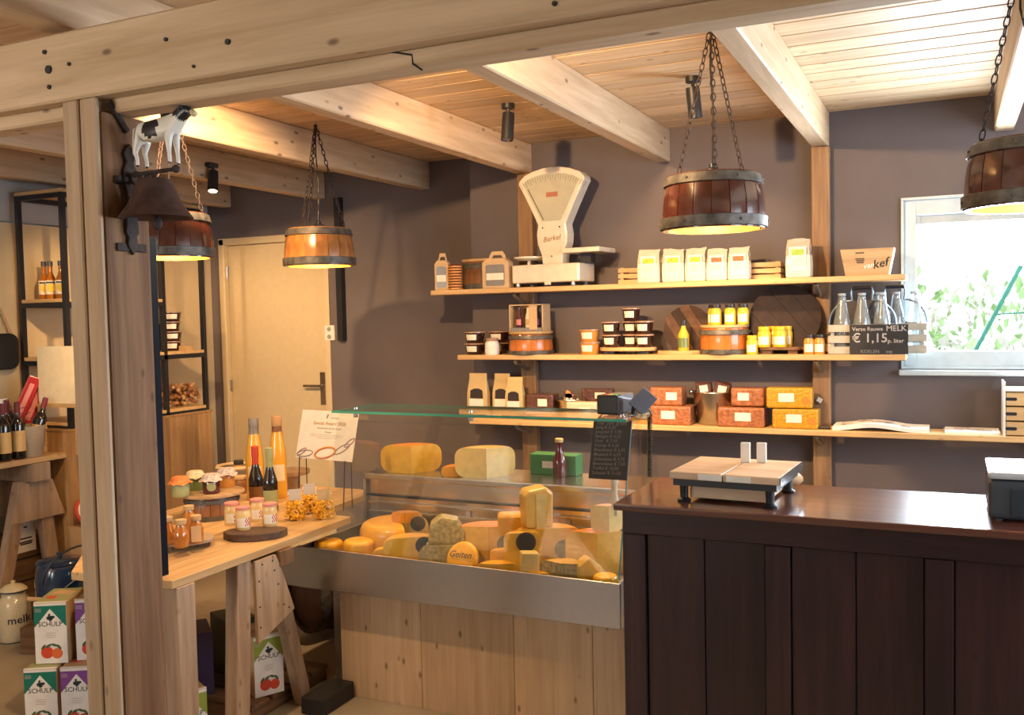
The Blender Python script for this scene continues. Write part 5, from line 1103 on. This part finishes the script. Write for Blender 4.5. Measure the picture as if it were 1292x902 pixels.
for cx_, cz_, a_, bb, r_, mi in ((-.34, .10, .14, .045, .15, 0), (-.40, .13, .09, .03, .6, 0), (.30, .24, .14, .042, .55, 0), (.42, .38, .10, .03, .7, 0), (.02, .14, .18, .075, .25, 1)): b.tube(ring(cx_, cz_, a_, bb, r_, 0), .0026 if not mi else .0045, 6, mi, MK, True)
stuff(b.build('chain_picture', [mat('chain_grey', (.32, .24, .26), .5), mat('chain_copper', (.55, .22, .06), .5)], t))
for s in (-.40, .40):
    q0 = MK @ Vector((s*w_, -.012, .0)); xb = q0.x; b = MB(); b.tube([tuple(q0), tuple(MK @ Vector((s*w_, .004, -.002))), tuple(MK @ Vector((s*w_, .004, h_*.5))), (xb, q0.y+.05, TZ-O_.z)], .0026, 6); b.build('wire_leg', BLACK, t)
    b = MB(); b.tube([tuple(q0), (xb, q0.y-.02, TZ-O_.z)], .0026, 6); b.build('wire_leg', BLACK, t)

# ================================================================= JUICE CARTONS
def juice_box(label, x, y, z, rz, topc, g=None, w_=.125, d=.20, h=.247):
    t = thing('juice_carton', label, 'carton', (x, y, z), rz, g)
    MB().box(-w_/2, w_/2, -d/2, d/2, 0, h).build('carton', COL['kraftlight'], t, bev=.002)
    e = -d/2
    MB().box(-w_/2+.001, w_/2-.001, e-.0012, e-.0002, .002, h-.002).build('front_print', COL['white'], t)
    MB().prism([(-w_/2+.001, h*.60), (w_/2-.001, h*.60), (w_/2-.001, h*.95), (-w_/2+.001, h*.95)], e-.0018, e-.0013).build('colour_field', COL[topc], t)
    MB().prism([(-w_*.46, h*.62), (0, h*.60-h*.04), (w_*.46, h*.62), (0, h*.90)], e-.0024, e-.0019).build('white_diamond', COL['white'], t)
    MB().box(-w_*.49, w_*.49, e-.0023, e-.0019, h*.52, h*.615).build('white_field', COL['white'], t)
    b = MB(); R = random.Random(5)
    for k in range(14):
        a = R.uniform(0, 2*pi); r_ = R.uniform(0, .013); b.prism(circ(.005, 8, r_*1.2*cos(a), h*.765+r_*.8*sin(a)), e-.0029, e-.0025)
    b.box(-.002, .002, e-.0029, e-.0025, h*.69, h*.75); stuff(b.build('tree_logo', mat('logo_ink', (.03, .05, .05), .6), t))
    text('SCHULP', .026, t, FRONT(0, e-.0029, h*.65), mat('logo_ink', (.03, .05, .05), .6))
    b = MB()
    for k, ww in enumerate((.3, .36, .3)): b.box(-ww/2*w_, ww/2*w_, e-.0022, e-.0016, h*(.50-.035*k), h*(.507-.035*k))
    for k in range(3): b.box(-w_*.46, -w_*.27, e-.0022, e-.0018, h*(.90-.022*k), h*(.907-.022*k))
    stuff(b.build('small_print', mat('print_grey', (.5,)*3), t))
    q = MB().prism(circ(.024, 16, -.016, h*.19), e-.0022, e-.0014).build('printed_apple', COL['apple'], t); MB().prism(circ(.021, 16, .022, h*.17), e-.0025, e-.0016).build('printed_apple', COL['appley'] if topc == 'teal' else COL['apple'], t)
    b = MB()
    for (cx_, cz_, r_) in ((-.01, .30, .5), (.012, .31, -.4), (.03, .275, -.9), (-.03, .28, .9)): b.prism([(cx_+.013*cos(a)*cos(r_)-.005*sin(a)*sin(r_), h*cz_+.013*cos(a)*sin(r_)+.005*sin(a)*cos(r_)) for a in [2*pi*i/10 for i in range(10)]], e-.0029, e-.0024)
    stuff(b.build('printed_leaves', mat('leaf_print', (.06, .12, .05), .6), t))
    MB().box(-w_/2+.004, w_/2-.004, -d/2+.01, d/2-.004, h+.0002, h+.0014).build('top_flap', COL['kraft' if topc != 'teal' else 'sage'], t)
    MB().box(-w_/2, w_/2, -d/2-.001, -d/2+.012, h, h+.0016).build('top_edge', COL['white'], t)
    MB().prism(circ(.02, 14, -.02, -.03), h+.0015, h+.0024, 'xy').build('top_print', COL['apple'], t)
    MB().prism([(-.045, .02), (.045, .0), (.05, .05), (-.02, .07)], h+.0015, h+.0024, 'xy').build('handle_tape', COL['kraftlight'], t)
    return t
hB = .2475
q = at(66, 838, Z=hB); RZ = face(q)-rad(22)
ax = Vector((cos(RZ), sin(RZ), 0)); ay = Vector((-sin(RZ), cos(RZ), 0))
A = q+ay*.10
juice_box('apple juice carton with green print on top of the near stack', A.x, A.y, hB+.002, RZ, 'teal')
B_ = A+ax*.150+ay*.02; juice_box('apple juice carton with purple print on top, half behind the post', B_.x, B_.y, hB+.002, RZ, 'purple')
q2 = at(42, 862, Z=hB); A2 = Vector((A.x, A.y, 0))-ay*.045-ax*.03
juice_box('apple juice carton with green print, bottom of the near stack', A2.x, A2.y, 0, RZ, 'teal')
B2 = A2+ax*.14-ay*.005; juice_box('apple juice carton with purple print in the bottom row', B2.x, B2.y, 0, RZ, 'purple')
C2 = A2+ax*.275-ay*.0; juice_box('juice carton with lime print in the bottom row behind the post', C2.x, C2.y, 0, RZ, 'lime')
# cartons under the table
# low pallet and cartons on it
p = at(330, 885, Z=.07); t = thing('wooden_pallet', 'low wooden pallet on the floor under the tasting table', 'pallet', (-2.72, 2.98, 0))
for k in range(5): MB().box(-.34, .22, -.30+.13*k, -.19+.13*k, .05, .068).build('board', OLDW('x'), t, bev=.002)
for xx in (-.3, -.06, .18): MB().box(xx-.03, xx+.03, -.29, .33, 0, .0498).build('block', OLDW('y'), t)
q = at(327, 875, X=-2.60)
RZ2 = rad(62)
juice_box('juice carton with lime print under the table before the gusset', -2.60, 2.985, .0685, RZ2, 'lime', None, .125, .19)
juice_box('juice carton with lime print beside the near table leg', -2.60, 2.55, 0, RZ2, 'lime', None, .125, .19)
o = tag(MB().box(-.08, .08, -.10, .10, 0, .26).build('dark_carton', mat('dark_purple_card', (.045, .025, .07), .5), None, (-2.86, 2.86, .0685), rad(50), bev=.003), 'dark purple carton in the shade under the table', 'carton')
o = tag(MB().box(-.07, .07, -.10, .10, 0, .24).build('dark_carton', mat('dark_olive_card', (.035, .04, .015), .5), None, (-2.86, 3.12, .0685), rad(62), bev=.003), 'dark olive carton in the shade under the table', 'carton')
# old barrel lying behind the table
t = thing('old_barrel', 'dark old barrel with blue hoops lying behind the case leg', 'barrel', (-2.95, 3.78, .02)); GLAZE['old'] = (mat('stave_old', (.07, .03, .02), .4, 0, .3, 15), mat('seam_old', (.03, .015, .01), .6))
staves(t, .19, .19, .42, 16, 'old', ((.0, .12), (.3, .4), (.6, .7), (.88, 1.0)), .016)
t.rotation_euler = (0, rad(90), rad(65)); t.location = (-2.95, 3.72, .2175)
MB().lathe([(.172, .02), (.172, .03)], 24).build('barrel_head', GLAZE['old'][0], t); MB().lathe([(.172, .39), (.172, .40)], 24).build('barrel_head', GLAZE['old'][0], t)
# ================================================================= STEEL RACK ON WOODEN CABINET
Xr, Xl = -4.35, -4.70
yN = at(84, 400, X=Xr).y; yM = at(207, 430, X=Xr).y; yF = at(257, 430, X=Xr).y
zTop = at(84, 243, X=Xr).z; zBase = at(230, 521, X=Xr).z
t = thing('display_rack', 'black steel display rack with pine shelves on a wooden cabinet', 'rack', (Xr, yN, 0)); LL = lambda x, y, z: (x-Xr, y-yN, z)
fw = .026
for x in (0, Xl-Xr):
    for y in (0, yM-yN, yF-yN): MB().box(x-fw/2, x+fw/2, y-fw/2, y+fw/2, zBase, zTop).build('upright', BLACK, t)
zs = [zBase+.013, at(225, 447, X=Xr).z, at(92, 381, X=Xr).z, zTop]
for i, z in enumerate(zs):
    a_, c_ = (0, yF-yN) if i != 2 else (0, yM-yN)
    for x in (0, Xl-Xr): MB().box(x-fw/2, x+fw/2, a_+fw/2, c_-fw/2, z-.026, z).build('side_bar', BLACK, t)
    for y in (a_, c_): MB().box(Xl-Xr+fw/2, -fw/2, y-fw/2, y+fw/2, z-.026, z).build('cross_bar', BLACK, t)
    MB().box(Xl-Xr-.012, .012, a_-.012, c_+.012, z+.0005, z+.02).build('shelf_board', SHELFW, t, bev=.002)
CABW = wood('cabinet_oak', (.30, .16, .065), (.44, .26, .11), 'z', 1.2, .5, .3)
Lc = yF-yN+.06; n = 9
MB().box(Xl-Xr-.02, .0, -.03, yF-yN+.03, 0, zBase-.014).build('cabinet_body', CABW, t)
for k in range(n): MB().box(.0005, .016, -.03+Lc*k/n+.0008, -.03+Lc*(k+1)/n-.0008, .0, zBase-.014).build('cabinet_board', CABW, t, bev=.001)
MB().box(Xl-Xr-.02, .02, -.035, yF-yN+.035, zBase-.0135, zBase-.0005).build('cabinet_top', CABW, t)
# bottles on the rack
z = zs[2]+.02
for px in (52, 65, 78):
    q = at(px, 377, Y=yN+.10); x = max(Xl+.06, min(Xr-.05, q.x)); h = .215
    t = bottle('lemon_bottle', .032, h, 'honey', 'cap_dark', (x, yN+.10, z), {52: 'amber lemon label bottle deepest in the rack row, by the wall', 65: 'amber lemon label bottle in the middle of the rack row', 78: 'amber lemon label bottle next to the rack corner upright'}[px], 'lemon bottles', face(q), 'cream', .36, .5, .1, (.15, .55))
    MB().prism(circ(.024, 16, 0, h*.30), -.0345, -.0325).build('lemon_print', COL['yellow'], t); MB().box(-.026, .026, -.0345, -.0325, h*.42, h*.46).build('label_band', INK, t)
z = zs[1]+.02
g_ = 'dark tubs on the rack'
for k in range(4):
    q = at(212, 440, X=Xr-.10); tub(.06, .062, 'darksyrup', (Xr-.13, q.y+.06+.01*(k % 2), z+.062*k), ['lowest', 'second', 'third', 'topmost'][k]+' dark syrup tub in the tall rack stack', g_, face(q))
q = at(200, 440, X=Xr-.10); 
for k in range(2): tub(.055, .062, 'caramel' if k == 0 else 'darksyrup', (Xr-.15, q.y-.07, z+.062*k), ['caramel tub in the short stack on the rack', 'dark tub on a caramel tub on the rack'][k], None, face(q))
yy = (yM+yF)/2
# clear bag of nuts
z = zs[0]+.02; ya, yb2 = at(196, 510, X=Xr-.06).y, at(250, 505, X=Xr-.06).y
t = thing('nut_bag', 'clear bag full of brown nuts on the lowest rack shelf', 'bag', (Xr-.15, (ya+yb2)/2, z)); L_n = yb2-ya; R = random.Random(4)
b = MB(); NM = [mat('nut_a', (.36, .15, .05), .5), mat('nut_b', (.55, .33, .15), .5), mat('nut_c', (.18, .07, .03), .5)]
for k in range(420): b.ball(R.uniform(.010, .016), T(R.uniform(-.11, .11), R.uniform(-.47, .47)*L_n, R.uniform(.012, .135), R.uniform(0, 3), R.uniform(0, 3), 0), R.choice((0, 0, 1, 2)), 6, 4, (1, 1.3, .8))
o = b.build('nuts', NM, t); o['kind'] = 'stuff'
MB().box(-.125, .125, -.5*L_n, .5*L_n, .001, .15).build('film', CLEARP, t, bev=.03, seg=2)
tag(MB().box(-.02, .02, -.045, .045, 0, .03).build('card_holder', SHELFW, None, (Xr-.03, at(240, 445, X=Xr).y, zs[1]+.02)), 'small wooden card holder on the rack shelf', 'card holder')
o = tag(MB().box(-.03, .03, -.015, .015, 0, .17).build('dark_bottle_box', BLACKP, None, (Xr-.2, yM+.12, zs[1]+.02+.0)), 'narrow black box standing on the rack behind the tubs', 'box')

# ================================================================= WINE TABLE AT THE LEFT WALL
VZ = .90; VX = -4.36
ya, yb2 = at(0, 590, X=VX).y, at(100, 566, X=VX).y
VZ = (at(0, 588, X=VX).z+at(98, 566, X=VX).z)/2
t = thing('wine_table', 'narrow pine table on a trestle along the left wall', 'table', (VX, 3.2, 0))
for k in range(3): MB().box(-.12*(k+1)+.001, -.12*k-.001, -.85, min(yb2, yN-.03)-3.2, VZ-.028, VZ).build('plank', TW, t, bev=.002)
yT = at(45, 640, X=VX-.04).y-3.2
for xo in (-.06, -.30):
    MB().prism([(yT-.16, VZ-.33), (yT-.09, VZ-.13), (yT+.09, VZ-.13), (yT+.16, VZ-.33)], xo+.03, xo+.044, 'yz').build('gusset', TLL, t)
    leg((xo, yT-.26, 0), (xo, yT-.06, VZ-.12), .055, .07, t); leg((xo, min(yT+.26, yN-3.2-.07), 0), (xo, yT+.04, VZ-.12), .055, .07, t)
MB().box(-.36, .02, yT-.055, yT+.055, VZ-.125, VZ-.029).build('trestle_beam', TLL, t, bev=.003)
def wine(x, y, z, label, group, tilt=None, rz=0):
    t = thing('wine_bottle', label, 'bottle', (x, y, z), rz, group); r, h = .035, .30; M_ = tilt or Matrix.Identity(4)
    MB().lathe([(r*.9, 0), (r, .008), (r, h*.60), (r*.85, h*.66), (r*.42, h*.74), (r*.36, h*.80), (r*.36, h*.99)], 18, M=M_).build('glass_body', COL['winebottle'], t)
    MB().lathe([(r*.40, h*.80), (r*.40, h*.995), (.001, h)], 14, M=M_, cap=False).build('capsule', COL['winecap'], t)
    MB().lathe([(r*1.015, h*.14), (r*1.015, h*.50)], 14, a0=-pi/2-1.3, a1=-pi/2+1.3, cap=False, M=M_).build('label', COL['winelabel'], t)
    return t
for px, py, dx in ((6, 577, 0), (24, 573, 0), (-12, 580, 0), (11, 566, -.085)):
    q = at(px, py, Z=VZ); x = -4.42+dx; y = at(px, py, X=x).y
    wine(x, y, VZ, ({24: 'red wine bottle standing nearest the frosted bucket', 6: 'red wine bottle second from the frosted bucket, front row'}.get(px, ('red wine bottle standing behind the other wine bottles' if px > 0 else 'red wine bottle standing farthest from the frosted bucket'))), 'standing wine bottles', None, face((x, y)))
q = at(47, 572, Z=VZ); y = at(46, 570, X=-4.43).y-.03
t = thing('ice_bucket', 'frosted clear bucket holding two tilted wine bottles', 'bucket', (-4.45, y, VZ))
MB().lathe([(.062, 0), (.066, .004), (.088, .165), (.086, .167), (.063, .006), (.001, .006)], 24, cap=False).build('bucket_body', mat('frosted_plastic', (.42, .36, .26), .3, coat=.3), t)
for s, dx, dy in ((-1, -.01, -.025), (1, .0, .028)):
    wine(-4.45+dx, y+dy*.5, VZ+.02, 'tilted red wine bottle standing in the frosted bucket', 'wine bottles in the bucket', T(0, 0, 0, rx=rad(-3), ry=rad(s*16)), face((-4.45, y)))
# wire basket with packets
y = at(10, 520, X=-4.58).y; yq = y
t = thing('wire_basket', 'wire basket of packets on a riser behind the wine bottles', 'basket', (-4.645, y, VZ)); b = MB(); zr = .10
for k in range(6):
    z = zr+.03*k; rr = .10+.008*k; b.tube([(rr*cos(2*pi*i/16)*.62, rr*1.5*sin(2*pi*i/16), z) for i in range(16)], .0018, 4, closed=True)
for i in range(22): a = 2*pi*i/22; b.tube([(.10*.62*cos(a), .15*sin(a), zr), (.14*.62*cos(a), .21*sin(a), zr+.15)], .0014, 4)
b.build('wire_cage', STEELD, t); MB().box(-.09, .07, -.17, .17, 0, zr-.002).build('riser', mat('red_riser', (.30, .03, .03), .5), t)
for (dy, h, m_, lab_, rx) in ((-.10, .19, 'kraftlight', 'kraft packet with dark label standing in the wire basket', -.12), (.0, .20, 'white', 'white packet standing in the wire basket', -.05)):
    o = thing('food_packet', lab_, 'packet', (-4.64, y+dy, VZ+zr+.004), face((-4.5, y))); MB().box(-.04, .04, -.02, .02, 0, h, M=T(rx=rx)).build('packet', COL[m_], o, bev=.006, seg=2); MB().box(-.02, .02, -.0215, -.0203, h*.75, h*.9, M=T(rx=rx)).build('label', INK if m_ == 'kraftlight' else PAPER, o)
for dy, a in ((.06, .42), (.13, .42)):
    o = thing('red_packet', ('long red candy packet leaning out of the basket beside the white packet' if dy < .1 else 'long red candy packet leaning out of the basket toward the rack'), 'packet', (-4.63, y+dy-.02, VZ+zr+.004), face((-4.5, y)), 'red packets'); MB().box(-.032, .032, -.015, .015, 0, .34, M=T(ry=a)).build('packet', COL['redbag'], o, bev=.006, seg=2); MB().box(-.012, .012, -.0165, -.0153, .08, .30, M=T(ry=a)).build('print', COL['pink'], o)
# white panel leaning behind, small shelves
yP = yN-.045; zr1 = at(70, 509, Y=yP).z; zp = at(70, 437, Y=yP).z; xa, xb = max(-4.72, at(50, 480, Y=yP).x), at(99, 480, Y=yP).x
t = thing('riser_shelf', 'small pine riser on the wine table against the rack', 'riser', ((xa+xb)/2, yP, VZ)); rw = (xb-xa)/2+.005
MB().box(-rw, rw, -.022, .022, zr1-VZ-.018, zr1-VZ).build('top_board', SHELFW, t)
for s_ in (-1, 1): MB().box(s_*(rw-.012)-.01, s_*(rw-.012)+.01, -.02, .02, 0, zr1-VZ-.0185).build('leg', SHELFW, t)
pn = tag(MB().box(-rw, rw, -.006, .006, 0, zp-zr1).build('white_panel', mat('cream_board', (.72, .64, .46), .6), None, ((xa+xb)/2, yP, zr1+.001)), 'blank cream board standing on the riser by the wine table', 'board')
# cloth bag hanging at the far left
q = at(4, 430, X=-4.68)
t = thing('wall_hook_bag', 'dark strap bag hanging on the left wall', 'bag', (-4.735, q.y, q.z-.16)); MB().prism(rrect(.20, .20, .05, 4, 0, .1), .0, .05, 'yz').build('pouch', BLACKP, t, bev=.008, seg=2); MB().tube([(.02, -.08, .19), (.015, -.02, .34), (.015, .02, .34), (.02, .08, .19)], .006, 6).build('strap', COL['kraft'], t)
# ------------- things on the floor at the left
q = at(19, 790, Z=0); x, y = -4.32, at(19, 790, X=-4.32).y
t = thing('milk_can', 'cream enamel milk can with dark rims and lettering on the floor', 'milk can', (x, y, 0), face(q)); EN = mat('cream_enamel', (.74, .66, .46), .25, coat=.5); BL = mat('dark_blue_rim', (.02, .03, .06), .4)
MB().lathe([(.075, 0), (.078, .004), (.078, .19), (.065, .215), (.056, .225), (.056, .25)], 28).build('can_body', EN, t); MB().lathe([(.060, .25), (.066, .253), (.064, .262), (.04, .28), (.01, .288), (.012, .30), (.001, .304)], 24, cap=False).build('lid', EN, t)
MB().lathe([(.0665, .249), (.0672, .256)], 24, cap=False).build('lid_rim', BL, t); MB().lathe([(.0785, .0), (.0788, .005)], 24, cap=False).build('foot_rim', BL, t)
tm = text('melk', .055, t, FRONT(.02, -.0795, .115), mat('blue_letter', (.03, .03, .06), .5))
for v in tm.data.vertices: v.co.y = -math.sqrt(max(1e-5, .0795**2-min(.078, abs(v.co.x))**2))
MB().tube([(.068*cos(2.9), .068*sin(2.9), .24), (.10, 0, .23) if 0 else (-.085, .02, .22), (-.085, .02, .19)], .004, 6).build('ear', BL, t)
# blue enamel pot with hoop handle
x, y = -4.00, at(76, 720, X=-4.00).y; zc = .13
tag(MB().box(-.14, .14, -.13, .13, 0, .1295).build('floor_crate', OLDW('x'), None, (x, y, 0), .3, bev=.003), 'low brown crate under the blue enamel pot', 'crate')
t = thing('enamel_pot', 'dark blue enamel pot with wire hoop handle and wooden grip', 'pot', (x, y, zc), face((x, y))); BE = mat('blue_enamel', (.010, .035, .10), .2, 0, .2, 12, coat=.7); k_ = mpp((x, y, zc))
MB().lathe([(.10, 0), (.112, .006), (.118, .20), (.11, .27), (.10, .29)], 28).build('pot_body', BE, t); MB().lathe([(.108, .29), (.112, .295), (.106, .303), (.05, .318), (.012, .322), (.014, .34), (.001, .345)], 26, cap=False).build('lid', BE, t)
MB().tube([(.12+.20*cos(a), -.125, .20+.19*sin(a)) for a in [pi*.98-pi*.62*i/12 for i in range(13)]][:], .005, 6).build('hoop_handle', BLACK, t)
MB().tube([(-.145, -.10, .155), (-.05, -.14, .145)], .011, 8).build('wooden_grip', COL['kraftlight'], t); MB().tube([(-.05, -.14, .145), (.09, -.11, .24)], .003, 6).build('bail', STEEL, t)
# crate with white label under the wine table
x, y = -4.62, at(42, 690, X=-4.50).y
t = thing('storage_crate', 'brown wooden storage crate with white paper label under the wine table', 'crate', (x, y+.02, 0)); MB().box(-.11, .12, -.28, .10, 0, .46).build('crate_body', OLDW('y'), t, bev=.004)
for z in (.11, .23, .35): MB().box(.1205, .126, -.28, .10, z-.004, z+.004).build('board_gap', INK, t)
zl = at(31, 675, X=x+.12).z; yl = at(31, 675, X=x+.12).y-y-.02
MB().box(.1265, .1285, yl-.06, yl+.06, zl-.09, zl+.09).build('label', PAPER, t); b = MB()
for k, (zz, ww) in enumerate(((.04, .02), (-.02, .07), (-.04, .08), (-.05, .07))): b.box(.129, .1296, yl-ww/2, yl+ww/2, zl+zz, zl+zz+.008)
stuff(b.build('label_print', INK, t))
q = at(107, 645, X=-4.25); 
t = thing('red_tin', 'round white tin with red rim at the cabinet foot behind post', 'tin', (-4.24, q.y, .0)); MB().box(-.06, .06, -.06, .06, 0, q.z-.075).build('box_stand', COL['kraft'], t); M_ = T(0, 0, q.z, ry=rad(70)); MB().lathe([(.06, -.02), (.075, 0), (.075, .01), (.06, .012)], 20, M=M_).build('tin_rim', COL['redlabel'], t); MB().lathe([(.058, .012), (.058, .016)], 20, M=M_).build('tin_face', PAPER, t)
# wall socket beside the door
p = at(417, 420, Y=RY); t = thing('wall_switch', 'white double wall switch beside the door', 'switch', (p.x, RY, p.z)); MB().box(-.04, .04, -.014, -.0005, -.05, .05).build('plate', WHITEP, t, bev=.003)
for dz in (-.025, .025): MB().lathe([(.015, 0), (.015, .004)], 14, M=T(0, -.014, dz, rx=pi/2)).build('knob', mat('grey_knob', (.3, .29, .27), .5), t)
# black conduit on the recess wall
x = at(425, 300, Y=RY-.05).x; zt_, zb2 = JZ, at(427, 430, Y=RY-.05).z
tag(MB().box(-.022, .022, -.022, .022, 0, zt_-zb2-.002).build('black_duct', BLACK, None, (x, RY-.024, zb2)), 'black square duct running down the recess wall from the joist', 'duct')
